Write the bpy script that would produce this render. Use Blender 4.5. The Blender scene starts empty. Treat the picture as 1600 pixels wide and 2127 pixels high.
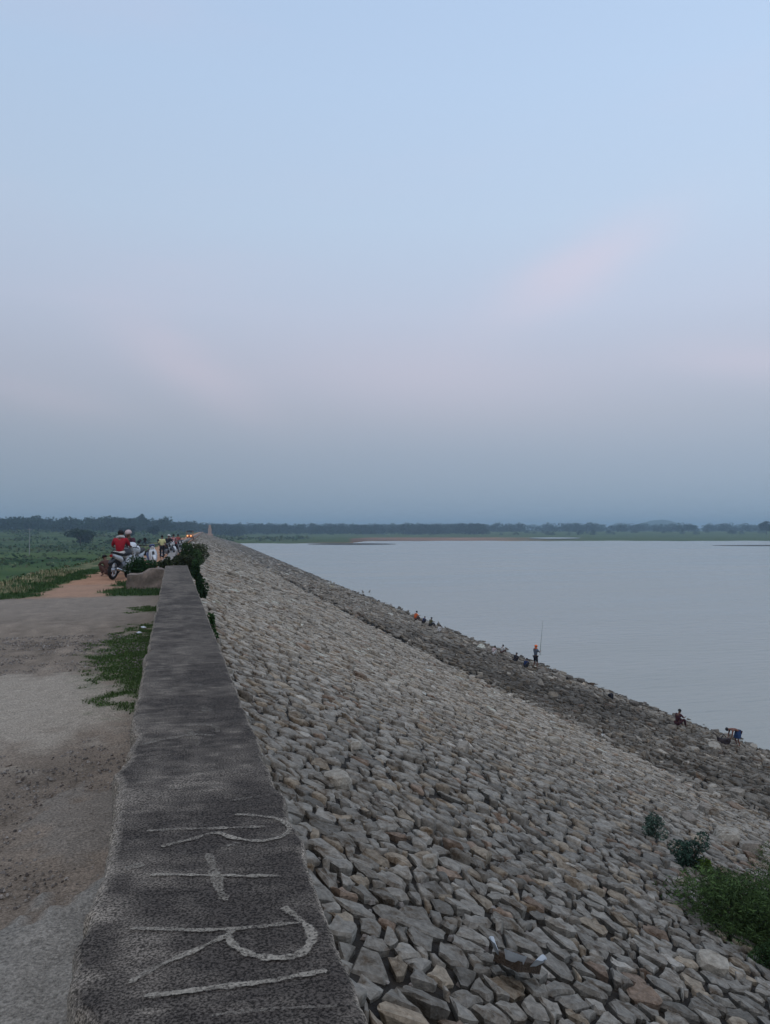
import bpy, math, random
import numpy as np
from mathutils import Vector, Matrix, noise as mn

random.seed(7)
rng = np.random.default_rng(11)
scene = bpy.context.scene
col = scene.collection
R = math.radians
PI = math.pi

# ------------------------------------------------------------------ camera
EYE = Vector((0.0, 0.0, 1.6))
YAW, PITCH, F = R(15.38), R(1.307), 1600.0
cam_d = bpy.data.cameras.new('camera')
cam = bpy.data.objects.new('camera', cam_d)
col.objects.link(cam)
cam.location = EYE
cam.rotation_euler = (PI / 2 + PITCH, 0, -YAW)
cam_d.sensor_fit = 'VERTICAL'
cam_d.sensor_height = 36
cam_d.lens = 36 * F / 2127
cam_d.clip_start = 0.05
cam_d.clip_end = 30000
scene.camera = cam
CAMM = cam.rotation_euler.to_matrix()

# ------------------------------------------------------------------ sky
world = bpy.data.worlds.new('World')
scene.world = world
world.use_nodes = True
wn, wl = world.node_tree.nodes, world.node_tree.links
wn.clear()
def s2l(c):
    return tuple(((v / 255) / 12.92 if v / 255 <= .04045 else ((v / 255 + .055) / 1.055) ** 2.4) for v in c)
tc = wn.new('ShaderNodeTexCoord')
sep = wn.new('ShaderNodeSeparateXYZ'); wl.new(tc.outputs['Generated'], sep.inputs[0])
ramp = wn.new('ShaderNodeValToRGB'); wl.new(sep.outputs['Z'], ramp.inputs[0])
stops = [(0.0, (140, 158, 175)), (0.03, (146, 163, 180)), (0.09, (158, 171, 188)), (0.145, (171, 180, 196)),
         (0.20, (182, 190, 208)), (0.27, (190, 201, 222)), (0.37, (189, 208, 232)), (0.50, (185, 208, 237)),
         (0.62, (180, 204, 236)), (1.0, (154, 186, 226))]
cr = ramp.color_ramp
while len(cr.elements) < len(stops):
    cr.elements.new(0.5)
for e, (p, c) in zip(cr.elements, stops):
    e.position = p
    e.color = (*s2l(c), 1)
# faint pink wisps of cloud
mp = wn.new('ShaderNodeMapping'); mp.inputs['Scale'].default_value = (1.0, 1.2, 4.2); mp.inputs['Rotation'].default_value = (0.0, 0.32, 0.0)
wl.new(tc.outputs['Generated'], mp.inputs[0])
nz = wn.new('ShaderNodeTexNoise'); nz.inputs['Scale'].default_value = 1.7; nz.inputs['Detail'].default_value = 5
nz.inputs['Roughness'].default_value = .5
wl.new(mp.outputs[0], nz.inputs[0])
cm = wn.new('ShaderNodeMapRange'); cm.inputs['From Min'].default_value = .48; cm.inputs['From Max'].default_value = .78
cm.inputs['To Max'].default_value = .22; cm.interpolation_type = 'SMOOTHSTEP'
wl.new(nz.outputs[0], cm.inputs[0])
band = wn.new('ShaderNodeMapRange'); band.inputs['From Min'].default_value = .1; band.inputs['From Max'].default_value = .24
wl.new(sep.outputs['Z'], band.inputs[0])
mm = wn.new('ShaderNodeMath'); mm.operation = 'MULTIPLY'; wl.new(cm.outputs[0], mm.inputs[0]); wl.new(band.outputs[0], mm.inputs[1])
mixc = wn.new('ShaderNodeMixRGB'); wl.new(mm.outputs[0], mixc.inputs[0]); wl.new(ramp.outputs[0], mixc.inputs[1])
mixc.inputs[2].default_value = (*s2l((214, 205, 224)), 1)
# three long thin wisps catching the last pink light
def wisp(prev, px0, py0, px1, py1, wid, amt):
    def dr(px, py): return (CAMM @ Vector(((px - 800) / F, -(py - 1063.5) / F, -1.0))).normalized()
    a, b = dr(px0, py0), dr(px1, py1); c = (a + b).normalized(); u = (b - a).normalized(); v = c.cross(u).normalized()
    def dot(vec, off, w):
        d = wn.new('ShaderNodeVectorMath'); d.operation = 'DOT_PRODUCT'; wl.new(tc.outputs['Generated'], d.inputs[0]); d.inputs[1].default_value = vec
        n1 = wn.new('ShaderNodeMath'); n1.operation = 'MULTIPLY_ADD'; wl.new(nz.outputs[0], n1.inputs[0]); n1.inputs[1].default_value = .07; n1.inputs[2].default_value = -.035 - off
        n2 = wn.new('ShaderNodeMath'); n2.operation = 'ADD'; wl.new(d.outputs['Value'], n2.inputs[0]); wl.new(n1.outputs[0], n2.inputs[1])
        q = wn.new('ShaderNodeMath'); q.operation = 'DIVIDE'; wl.new(n2.outputs[0], q.inputs[0]); q.inputs[1].default_value = w
        p = wn.new('ShaderNodeMath'); p.operation = 'MULTIPLY'; wl.new(q.outputs[0], p.inputs[0]); wl.new(q.outputs[0], p.inputs[1]); return p
    p1, p2 = dot(u, c.dot(u), (b - a).length * .5), dot(v, c.dot(v), wid)
    sm_ = wn.new('ShaderNodeMath'); sm_.operation = 'ADD'; wl.new(p1.outputs[0], sm_.inputs[0]); wl.new(p2.outputs[0], sm_.inputs[1])
    ng = wn.new('ShaderNodeMath'); ng.operation = 'MULTIPLY'; wl.new(sm_.outputs[0], ng.inputs[0]); ng.inputs[1].default_value = -1
    ex_ = wn.new('ShaderNodeMath'); ex_.operation = 'EXPONENT'; wl.new(ng.outputs[0], ex_.inputs[0])
    dc = wn.new('ShaderNodeVectorMath'); dc.operation = 'DOT_PRODUCT'; wl.new(tc.outputs['Generated'], dc.inputs[0]); dc.inputs[1].default_value = c
    gt = wn.new('ShaderNodeMath'); gt.operation = 'GREATER_THAN'; wl.new(dc.outputs['Value'], gt.inputs[0]); gt.inputs[1].default_value = 0
    k1 = wn.new('ShaderNodeMath'); k1.operation = 'MULTIPLY'; wl.new(ex_.outputs[0], k1.inputs[0]); wl.new(gt.outputs[0], k1.inputs[1])
    k2 = wn.new('ShaderNodeMath'); k2.operation = 'MULTIPLY'; wl.new(k1.outputs[0], k2.inputs[0]); k2.inputs[1].default_value = amt
    mx = wn.new('ShaderNodeMixRGB'); wl.new(k2.outputs[0], mx.inputs[0]); wl.new(prev.outputs[0], mx.inputs[1]); mx.inputs[2].default_value = (*s2l((222, 208, 222)), 1)
    return mx
mixc = wisp(mixc, 1010, 640, 1360, 450, .032, .42)
mixc = wisp(mixc, 240, 680, 540, 850, .030, .26)
mixc = wisp(mixc, 1350, 725, 1800, 745, .024, .22)
mixc = wisp(mixc, -100, 790, 260, 850, .022, .14)
mixc = wisp(mixc, 500, 760, 1250, 800, .06, .22)
# slightly brighter towards the right of the view (the sky's own slow change round the compass)
dotn = wn.new('ShaderNodeVectorMath'); dotn.operation = 'DOT_PRODUCT'; wl.new(tc.outputs['Generated'], dotn.inputs[0])
dotn.inputs[1].default_value = (math.cos(YAW), -math.sin(YAW), 0)
mr = wn.new('ShaderNodeMapRange'); mr.inputs['From Min'].default_value = -.5; mr.inputs['From Max'].default_value = .5
mr.inputs['To Min'].default_value = .93; mr.inputs['To Max'].default_value = 1.09
wl.new(dotn.outputs['Value'], mr.inputs[0])
vm = wn.new('ShaderNodeVectorMath'); vm.operation = 'SCALE'; wl.new(mixc.outputs[0], vm.inputs[0]); wl.new(mr.outputs[0], vm.inputs['Scale'])
bg = wn.new('ShaderNodeBackground'); wl.new(vm.outputs[0], bg.inputs[0]); bg.inputs[1].default_value = 1.03
# a little of the physical sky, sun just down behind the camera
sky = wn.new('ShaderNodeTexSky'); sky.sky_type = 'NISHITA'; sky.sun_disc = False
sky.sun_elevation = R(4); sky.sun_rotation = R(195); sky.dust_density = 3
bg2 = wn.new('ShaderNodeBackground'); wl.new(sky.outputs[0], bg2.inputs[0]); bg2.inputs[1].default_value = 0.05
ms = wn.new('ShaderNodeMixShader'); ms.inputs[0].default_value = .05
wl.new(bg.outputs[0], ms.inputs[1]); wl.new(bg2.outputs[0], ms.inputs[2])
wo = wn.new('ShaderNodeOutputWorld'); wl.new(ms.outputs[0], wo.inputs[0])

# last light from behind the camera, very soft
sd = bpy.data.lights.new('sun', 'SUN'); sd.energy = 0.7; sd.angle = R(60); sd.color = (1, .8, .62)
so = bpy.data.objects.new('sun', sd); col.objects.link(so)
so.rotation_euler = (R(90 - 66), 0, -R(15 - 10))
scene.view_settings.view_transform = 'Standard'
scene.view_settings.look = 'None'
scene.view_settings.exposure = 0.0
scene.view_settings.gamma = 1.0
scene.view_settings.use_curve_mapping = False
scene.cycles.volume_bounces = 1
scene.cycles.max_bounces = 6

# ------------------------------------------------------------------ helpers
def tag(o, label=None, cat=None, group=None, kind=None):
    if label: o['label'] = label
    if cat: o['category'] = cat
    if group: o['group'] = group
    if kind: o['kind'] = kind
    return o
def empty(name, loc, rz=0.0, parent=None):
    o = bpy.data.objects.new(name, None); col.objects.link(o)
    o.location = loc; o.rotation_euler = (0, 0, rz); o.empty_display_size = .1
    if parent: o.parent = parent
    return o
def mesh_obj(name, verts, faces, m, parent=None, smooth=False, fcol=None, vcol=None):
    me = bpy.data.meshes.new(name)
    verts = np.asarray(verts, dtype=np.float32).reshape(-1, 3)
    if isinstance(faces, tuple):                    # (flat loop array, sizes)
        lv, sizes = faces
        me.vertices.add(len(verts)); me.vertices.foreach_set('co', verts.ravel())
        me.loops.add(len(lv)); me.loops.foreach_set('vertex_index', np.asarray(lv, dtype=np.int32))
        st = np.concatenate([[0], np.cumsum(sizes)[:-1]]).astype(np.int32)
        me.polygons.add(len(sizes)); me.polygons.foreach_set('loop_start', st)
        me.polygons.foreach_set('loop_total', np.asarray(sizes, dtype=np.int32))
        me.update(calc_edges=True)
    else:
        me.from_pydata(verts.tolist(), [], faces)
    if fcol is not None:
        a = me.attributes.new('tint', 'FLOAT_COLOR', 'FACE')
        a.data.foreach_set('color', np.c_[np.asarray(fcol, dtype=np.float32), np.ones(len(fcol), np.float32)].ravel())
    if vcol is not None:
        a = me.attributes.new('tint', 'FLOAT_COLOR', 'POINT')
        a.data.foreach_set('color', np.c_[np.asarray(vcol, dtype=np.float32), np.ones(len(vcol), np.float32)].ravel())
    if smooth:
        me.polygons.foreach_set('use_smooth', np.ones(len(me.polygons), dtype=bool))
    me.materials.append(m)
    me.update()
    o = bpy.data.objects.new(name, me); col.objects.link(o)
    if parent: o.parent = parent
    return o
def copy_tree(o, parent=None):
    c = o.copy(); col.objects.link(c); c.parent = parent
    for ch in list(o.children): copy_tree(ch, c)
    return c
def mat(name, c, rough=.85, var=.2, scale=8, bump=0.0, bscale=None, attr=False, spec=.25, detail=6, coord='Position', sharp=None, metal=0, transl=0, emit=None, bdist=.02):
    m = bpy.data.materials.new(name); m.use_nodes = True
    n, l = m.node_tree.nodes, m.node_tree.links
    b = n['Principled BSDF']; b.inputs['Roughness'].default_value = rough
    b.inputs['Specular IOR Level'].default_value = spec
    b.inputs['Metallic'].default_value = metal
    if coord == 'Position':
        g = n.new('ShaderNodeNewGeometry'); vec = g.outputs['Position']
    else:
        g = n.new('ShaderNodeTexCoord'); vec = g.outputs['Object']
    if attr:
        a = n.new('ShaderNodeAttribute'); a.attribute_name = 'tint'; base = a.outputs['Color']
    else:
        a = n.new('ShaderNodeRGB'); a.outputs[0].default_value = (*c, 1); base = a.outputs[0]
    t = n.new('ShaderNodeTexNoise'); t.inputs['Scale'].default_value = scale; t.inputs['Detail'].default_value = detail
    t.inputs['Roughness'].default_value = .65
    l.new(vec, t.inputs[0])
    r = n.new('ShaderNodeMapRange')
    lo, hi = (.3, .7) if sharp is None else sharp
    r.inputs['From Min'].default_value = lo; r.inputs['From Max'].default_value = hi
    r.inputs['To Min'].default_value = 1 - var; r.inputs['To Max'].default_value = 1 + var
    l.new(t.outputs[0], r.inputs[0])
    v = n.new('ShaderNodeVectorMath'); v.operation = 'SCALE'
    l.new(base, v.inputs[0]); l.new(r.outputs[0], v.inputs['Scale'])
    l.new(v.outputs[0], b.inputs['Base Color'])
    if bump:
        t2 = n.new('ShaderNodeTexNoise'); t2.inputs['Scale'].default_value = bscale or scale * 3; t2.inputs['Detail'].default_value = 5
        l.new(vec, t2.inputs[0])
        bp = n.new('ShaderNodeBump'); bp.inputs['Strength'].default_value = bump; bp.inputs['Distance'].default_value = bdist
        l.new(t2.outputs[0], bp.inputs['Height']); l.new(bp.outputs[0], b.inputs['Normal'])
    if emit:
        b.inputs['Emission Color'].default_value = (*emit[0], 1); b.inputs['Emission Strength'].default_value = emit[1]
    if transl:
        o = n['Material Output']; tr = n.new('ShaderNodeBsdfTranslucent'); l.new(v.outputs[0], tr.inputs[0])
        mx = n.new('ShaderNodeMixShader'); mx.inputs[0].default_value = transl
        l.new(b.outputs[0], mx.inputs[1]); l.new(tr.outputs[0], mx.inputs[2]); l.new(mx.outputs[0], o.inputs[0])
    return m
def sm(a, b, x):
    t = np.clip((np.asarray(x, dtype=float) - a) / (b - a), 0, 1)
    return t * t * (3 - 2 * t)
def N(x, y, z=0.0): return mn.noise(Vector((x, y, z)))
def FN(x, y, s, oct=3, z=0.0):
    v, a, t = 0.0, 1.0, 0.0
    for _ in range(oct):
        v += a * mn.noise(Vector((x * s, y * s, z))); t += a; a *= .5; s *= 2.1
    return v / t

# dam geometry: X = across the dam from the camera's line, Y = along it
def shift(y):
    y = np.asarray(y, dtype=float)
    return np.where(y < 20, 0.0, np.where(y < 120, .041 / 200 * (y - 20) ** 2, 2.05 + .041 * (y - 120)))
def crest(y): return -.35 * sm(26, 52, y)
XB, ZB, XW, ZW = 13.2, -5.08, 26.7, -8.7
def dam_z(X, y):
    X = np.asarray(X, dtype=float)
    c = crest(y)
    up = -X / 2.6 + c * (1 - sm(0, 5, X))
    lo = ZB - (X - XB) * (ZB - ZW) / (XW - XB)
    z = np.where(X < XB, up, lo)
    z = z - (.34 * np.exp(-((X - XB) / .38) ** 2) - .18 * np.exp(-((X - XB - 1.1) / .6) ** 2)) * sm(20, 55, y)
    left = np.where(X < -4.6, c + (X + 4.6) / 1.8 * sm(0, 1.0, -4.6 - X) , c)
    return np.where(X < 0, np.maximum(left, -9.2), z)
def surf(x, y): return float(dam_z(x - float(shift(y)), y))
def ray(px, py): return (CAMM @ Vector(((px - 800) / F, -(py - 1063.5) / F, -1.0)))
def at_z(px, py, z):
    d = ray(px, py); t = (z - EYE.z) / d.z
    return EYE + d * t
def at_depth(px, py, dep): return EYE + ray(px, py) * dep
def hit(px, py, fn=surf):
    d = ray(px, py); t = 1.0; p = EYE
    while t < 900:
        p = EYE + d * t
        if p.z < fn(p.x, p.y): break
        t *= 1.01
    lo, hi = t / 1.01, t
    for _ in range(16):
        m_ = (lo + hi) / 2; p = EYE + d * m_
        if p.z < fn(p.x, p.y): hi = m_
        else: lo = m_
    return EYE + d * hi
def depth(p): return -(CAMM.transposed() @ (Vector(p) - EYE)).z
def height_for(px, py_top, p):
    """metres from point p up to the sight line through row py_top at p's distance"""
    q = at_depth(px, py_top, depth(p)); return q.z - p.z

# ------------------------------------------------------------------ setting materials
M_soil = mat('gap_shade_soil', (.022, .017, .012), var=.5, scale=6, bump=.6, bscale=30)  # soil kept near-black so its colour also paints the shade between the stones
M_stone = mat('riprap_stone', (.3, .3, .3), var=.36, scale=26, bump=.7, bscale=60, attr=True, bdist=.012, rough=.92, spec=.15)
M_road = mat('road_dirt', (.2, .2, .2), var=.6, scale=75, bump=.8, bscale=110, attr=True, bdist=.01, rough=.95, spec=.1)
M_wall = mat('weathered_concrete', (.1, .1, .1), var=.72, scale=165, bump=.22, bscale=200, attr=True, bdist=.004, rough=.95, spec=.12, detail=3, sharp=(.40, .62))
M_land = mat('far_land', (.05, .08, .04), var=.3, scale=.05, attr=True, rough=1, spec=0)
M_leaf = mat('foliage', (.04, .07, .03), var=.35, scale=9, attr=True, rough=.75, spec=.12, transl=.2)
M_bark = mat('bark', (.09, .07, .05), var=.4, scale=10)

# ------------------------------------------------------------------ land sheet
def px_of(x, y):
    cx = x * math.cos(YAW) - y * math.sin(YAW); dz = x * math.sin(YAW) + y * math.cos(YAW)
    return (800 + F * cx / dz if dz > 1 else (9999 if cx > 0 else -9999)), dz
def shore_depth(px):
    if px < 560: return 575
    if px < 730: return 575 + 8 * math.sin(px * .05)
    if px < 770: return 575 + (700 - 575) * (px - 730) / 40
    return 700 + 10 * math.sin(px * .021) + 6 * math.sin(px * .07)
def land(x, y):
    r = math.hypot(x, y); X = x - float(shift(y)); px, dz = px_of(x, y)
    leftness = 1 - float(sm(330, 520, px)) if dz > 0 else (1.0 if X < 0 else 0.0)
    rise = 7.2 * float(sm(430, 950, r)) * leftness + 5.5 * float(sm(950, 1700, r)) * (1 - leftness)
    n = FN(x, y, .01, 3)
    z = -8.25 + rise + .5 * n
    mud = 0.0; wet = 0.0
    if X > 0 and (dz < 640 and px < 560 and y < 590 or True):
        sdp = shore_depth(px) if dz > 1 else 1e9
        if y < 0 or dz < 1: sdp = 900
        d = (dz if dz > 1 else r) - sdp
        if not (dz > 1 and px < 450 and y > 600):
            k = float(sm(-14, 6, d + 5 * n)); z = -13 + (z + 13) * k
            wet = 1 - k
            if px > 730: mud = float(sm(330, 200, d)) * float(sm(1250, 950, px)) * float(sm(-10, 10, d))
            elif px > 560: mud = float(sm(50, 10, d)) * .6 * float(sm(600, 720, px))
    if X <= 0: z = min(z, -8.0 + rise + .5 * n)
    return z, mud, wet, n
azs = np.concatenate([np.arange(-50, 50, .35), np.arange(50, 310, 5)])
rads = [12.0]
while rads[-1] < 6000:
    r_ = rads[-1]
    rads.append(r_ + (6 if 540 < r_ < 900 else (r_ * .035 if r_ < 1500 else r_ * .08)))
V, C = [], []
for r_ in rads:
    for a_ in azs:
        a = R(a_) + YAW
        x, y = r_ * math.sin(a), r_ * math.cos(a)
        z, mud, wet, n = land(x, y)
        V.append((x, y, z))
        b1 = FN(x * .35, y * 1.4, .012, 3, 5.0)
        g = np.array((.040, .075, .030)) * (1 - max(0, min(1, .5 + 2.2 * b1))) + np.array((.085, .12, .045)) * max(0, min(1, .5 + 2.2 * b1))
        if FN(x * .2, y, .02, 2, 9.0) > .22: g = np.array((.022, .05, .028))
        if r_ > 350: g = g * .6 + np.array((.075, .095, .055)) * .4  # field greyer far off: haze of the distance mixed into the colour
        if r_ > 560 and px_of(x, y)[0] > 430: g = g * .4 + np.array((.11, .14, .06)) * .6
        g = g * (1 - mud) + np.array((.27, .165, .11)) * (1 + 1.2 * b1) * mud
        C.append(g)
na = len(azs)
fl = []
for i in range(len(rads) - 1):
    for j in range(na):
        k = (j + 1) % na
        fl.append((i * na + j, (i + 1) * na + j, (i + 1) * na + k, i * na + k))
c0 = len(V); V.append((0, 0, -9.5)); C.append((.05, .06, .03))
for j in range(na): fl.append((c0, j, (j + 1) % na))
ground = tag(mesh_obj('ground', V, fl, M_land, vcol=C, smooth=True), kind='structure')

# ------------------------------------------------------------------ water
def water_mat():
    m = bpy.data.materials.new('water'); m.use_nodes = True
    n, l = m.node_tree.nodes, m.node_tree.links; b = n['Principled BSDF']
    b.inputs['Base Color'].default_value = (.305, .305, .26, 1); b.inputs['Roughness'].default_value = .12
    b.inputs['IOR'].default_value = 1.33
    g = n.new('ShaderNodeNewGeometry')
    mp = n.new('ShaderNodeMapping'); mp.inputs['Rotation'].default_value = (0, 0, -YAW); mp.inputs['Scale'].default_value = (.35, 1.5, 1)
    l.new(g.outputs['Position'], mp.inputs[0])
    t1 = n.new('ShaderNodeTexNoise'); t1.inputs['Scale'].default_value = 1.1; t1.inputs['Detail'].default_value = 6; l.new(mp.outputs[0], t1.inputs[0])
    t2 = n.new('ShaderNodeTexNoise'); t2.inputs['Scale'].default_value = .05; t2.inputs['Detail'].default_value = 4; l.new(mp.outputs[0], t2.inputs[0])
    bp = n.new('ShaderNodeBump'); bp.inputs['Strength'].default_value = .6; bp.inputs['Distance'].default_value = .2
    mu = n.new('ShaderNodeMath'); mu.operation = 'MULTIPLY'; l.new(t1.outputs[0], mu.inputs[0]); l.new(t2.outputs[0], mu.inputs[1])
    l.new(mu.outputs[0], bp.inputs['Height']); l.new(bp.outputs[0], b.inputs['Normal'])
    r = n.new('ShaderNodeMapRange'); r.inputs['To Min'].default_value = .08; r.inputs['To Max'].default_value = .3; l.new(t2.outputs[0], r.inputs[0])
    l.new(r.outputs[0], b.inputs['Roughness'])
    return m
M_water = water_mat()
tag(mesh_obj('water', [(2, -600, ZW), (2600, -600, ZW), (2600, 1500, ZW), (2, 1500, ZW)], [(0, 1, 2, 3)], M_water), kind='structure')
# two slivers of open water far inland and a thin mud spit
def blob_sheet(name, pxs, ys_near, ys_far, z, m, n=24, kind='structure'):
    top, bot = [], []
    for i in range(n + 1):
        t = i / n; px = pxs[0] + (pxs[1] - pxs[0]) * t
        w = math.sin(PI * max(.02, min(.98, t))) ** .5
        mid = (ys_near + ys_far) / 2; hw = (ys_near - ys_far) / 2 * w
        top.append(at_z(px, mid - hw, z)); bot.append(at_z(px, mid + hw, z))
    vs = bot + top
    fs = [(i, i + 1, n + 2 + i, n + 1 + i) for i in range(n)]
    return tag(mesh_obj(name, vs, fs, m), kind=kind)
M_mud = mat('mud', (.2, .125, .085), var=.3, scale=.1)
M_mud_wet = mat('wet_mud', (.055, .045, .032), var=.3, scale=.1)
blob_sheet('mud_spit', (640, 822), 1131.6, 1128.2, ZW + .12, M_mud_wet)
blob_sheet('mud_bank', (1480, 1760), 1134.0, 1131.8, ZW + .1, M_mud_wet)
blob_sheet('inlet_water', (1100, 1205), 1118.9, 1116.2, -7.6, M_water)

# ------------------------------------------------------------------ far trees
def foliage_cloud(V, Fc, Cc, c, rad, n, size, base, rr=random, spread=.25, squash=1.0, slim=.5):
    """many leaf-sized faces through an ellipsoid volume"""
    for _ in range(n):
        while True:
            d = Vector((rr.uniform(-1, 1), rr.uniform(-1, 1), rr.uniform(-1, 1)))
            if .15 < d.length < 1: break
        k = d.length ** -.45
        p = Vector((c[0] + d.x * k * rad[0], c[1] + d.y * k * rad[1], c[2] + d.z * k * rad[2]))
        u = Vector((rr.gauss(0, 1), rr.gauss(0, 1), rr.gauss(0, .7) * squash)).normalized()
        w = u.cross(Vector((rr.gauss(0, 1), rr.gauss(0, 1), rr.gauss(0, 1)))).normalized()
        s = size * rr.uniform(.6, 1.4); i = len(V)
        V.extend([p - u * s, p + w * s * slim, p + u * s, p - w * s * slim])
        Fc.append((i, i + 1, i + 2, i + 3))
        f = rr.uniform(1 - spread, 1 + spread)
        Cc.append((base[0] * f, base[1] * f, base[2] * f))
def crown(V, Fc, Cc, x, y, z, h, w, base, dens=1.0, leaf=None, rr=random):
    nl = rr.randint(5, 8)
    for k in range(nl):
        a = rr.uniform(0, 2 * PI); q = rr.uniform(.0, .36) * w
        hz = z + h * rr.uniform(.42, .85)
        rw = w * rr.uniform(.18, .3); rh = h * rr.uniform(.12, .2)
        f = rr.uniform(.7, 1.25)
        foliage_cloud(V, Fc, Cc, (x + math.cos(a) * q, y + math.sin(a) * q, hz), (rw, rw, rh), int(26 * dens), leaf or h * .075, [b * f for b in base], rr)
def land_z(x, y): return land(x, y)[0]
def far_wood(name, spots, base, dens=1.0):
    V, Fc, Cc = [], [], []
    for (px, dep, h) in spots:
        p = at_depth(px, 1100, dep); z = max(land_z(p.x, p.y), ZW)
        w = h * random.uniform(1.0, 1.7); f = random.uniform(.75, 1.2)
        crown(V, Fc, Cc, p.x, p.y, z, h, w, [b * f for b in base], dens)
        foliage_cloud(V, Fc, Cc, (p.x, p.y, z + h * .28), (w * .62, w * .4, h * .30), int(90 * dens), h * .12, [b * .85 for b in base])
    return tag(mesh_obj(name, V, Fc, M_leaf, fcol=Cc), kind='stuff')
GREEN = (.028, .05, .028)
spots = []
def prof(px): return 17.5 + 3.5 * N(px * .011, 1.0) + 2.5 * N(px * .04, 4.0)
for k in range(175):
    px = random.uniform(-260, 350)
    spots.append((px, random.uniform(880, 1080), prof(px) * random.uniform(.85, 1.1)))
for k in range(90):
    px = random.uniform(330, 500); spots.append((px, random.uniform(1050, 1350), random.uniform(12, 17)))
tag(far_wood('left_wood', spots, GREEN), 'dark wood along the horizon left of the dam', 'wood', kind='stuff').name = 'wood'
spots = []
for k in range(330):
    px = random.uniform(430, 1000); spots.append((px, random.uniform(1250, 1750), random.uniform(12, 19)))
for k in range(380):
    px = random.uniform(900, 1900); spots.append((px, random.uniform(1500, 2500), random.uniform(13, 21)))
for k in range(60):
    px = random.uniform(430, 1700); spots.append((px, random.uniform(1150, 1350), random.uniform(4, 8)))
tag(far_wood('right_wood', spots, GREEN, .8), 'hazy wood beyond the far shore of the reservoir', 'wood', kind='stuff').name = 'wood'

def tree(px, dep, h, w, label, base=GREEN, group=None, name='tree', low=False, top=1.0):
    p = at_depth(px, 1100, dep); z = land_z(p.x, p.y)
    root = empty(name, (p.x, p.y, z))
    tag(root, label, 'tree' if name == 'tree' else 'bush', group)
    V, Fc, Cc = [], [], []
    n = 14
    for k in range(n):
        a = random.uniform(0, 2 * PI); q = random.uniform(.05, .36) * w
        hz = h * (random.uniform(.25, .8) if low else random.uniform(.45, .85))
        hz *= (1 - .45 * (q / w) ** 2 * 4)
        foliage_cloud(V, Fc, Cc, (math.cos(a) * q, math.sin(a) * q, hz), (w * .2, w * .2, h * .17), 110, h * .06, [b * random.uniform(.7, 1.3) for b in base])
    mesh_obj('crown', V, Fc, M_leaf, root, fcol=Cc)
    v, f = tube_path([(0, 0, -.3), (.02 * h, 0, h * .3), (-.01 * h, .02 * h, h * .62)], [h * .035, h * .028, h * .012], 7)
    for a in (0.5, 2.6, 4.4):
        v2, f2 = tube_path([(.01 * h, 0, h * .3), (math.cos(a) * w * .15, math.sin(a) * w * .15, h * .5), (math.cos(a) * w * .25, math.sin(a) * w * .25, h * .65)], [h * .02, h * .013, h * .006], 5)
        o = len(v); v += v2; f += [tuple(i + o for i in q) for q in f2]
    mesh_obj('trunk', v, f, M_bark, root, smooth=True)
    return root
def tube_path(pts, rad, n=8, cap=True):
    pts = [Vector(p) for p in pts]
    if not isinstance(rad, (list, tuple)): rad = [rad] * len(pts)
    V, Fc = [], []
    prev = None
    for i, p in enumerate(pts):
        t = (pts[min(i + 1, len(pts) - 1)] - pts[max(i - 1, 0)])
        t = t.normalized() if t.length > 1e-9 else Vector((0, 0, 1))
        ref = Vector((0, 0, 1)) if abs(t.z) < .9 else Vector((1, 0, 0))
        if prev is not None and (prev - t * prev.dot(t)).length > 1e-4: u = (prev - t * prev.dot(t)).normalized()
        else: u = t.cross(ref).normalized()
        prev = u; w = t.cross(u)
        for k in range(n):
            a = 2 * PI * k / n
            V.append(p + (u * math.cos(a) + w * math.sin(a)) * rad[i])
    for i in range(len(pts) - 1):
        for k in range(n):
            k2 = (k + 1) % n
            Fc.append((i * n + k, i * n + k2, (i + 1) * n + k2, (i + 1) * n + k))
    if cap:
        Fc.append(tuple(range(n - 1, -1, -1))); Fc.append(tuple((len(pts) - 1) * n + k for k in range(n)))
    return V, Fc

tree(167, 470, 11.5, 20, 'broad round-topped tree standing alone in the green field', (.028, .042, .022), low=True)
tree(268, 640, 11.0, 13, 'dark dense tree behind the rider in red', (.018, .036, .03), low=True)
tree(320, 700, 9.5, 12, 'smaller dark tree in the field right of the rider in red', (.018, .036, .03), low=True)
tree(295, 960, 22, 15, 'tallest tree rising above the wood left of the dam', GREEN)
tree(1592, 1150, 22, 26, 'tall dark tree on the far shore at the right edge', GREEN)
tree(1430, 1400, 16, 24, 'rounded tree on the far shore below the hill', GREEN)
tree(232, 470, 4.5, 9, 'low pale green bush in the field behind the rider in red', (.06, .09, .05), name='bush', low=True)
tree(302, 480, 5, 12, 'pale green bush in the field between two dark trees', (.06, .09, .05), name='bush', low=True)
# hill
V, Fc = [], []
cx = at_depth(1372, 1100, 3900)
for i in range(13):
    for j in range(48):
        a = 2 * PI * j / 48; rr_ = i / 12
        hh = 52 * (math.cos(rr_ * PI) * .5 + .5) * (1 + .1 * N(math.cos(a) * 2, math.sin(a) * 2, rr_ * 2))
        V.append((cx.x + math.cos(a) * 260 * rr_, cx.y + math.sin(a) * 200 * rr_, -3 + hh))
for i in range(12):
    for j in range(48):
        k = (j + 1) % 48; Fc.append((i * 48 + j, (i + 1) * 48 + j, (i + 1) * 48 + k, i * 48 + k))
tag(mesh_obj('hill', V, Fc, mat('hill_green', (.05, .08, .04), var=.3, scale=.03), smooth=True), kind='structure')

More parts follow.
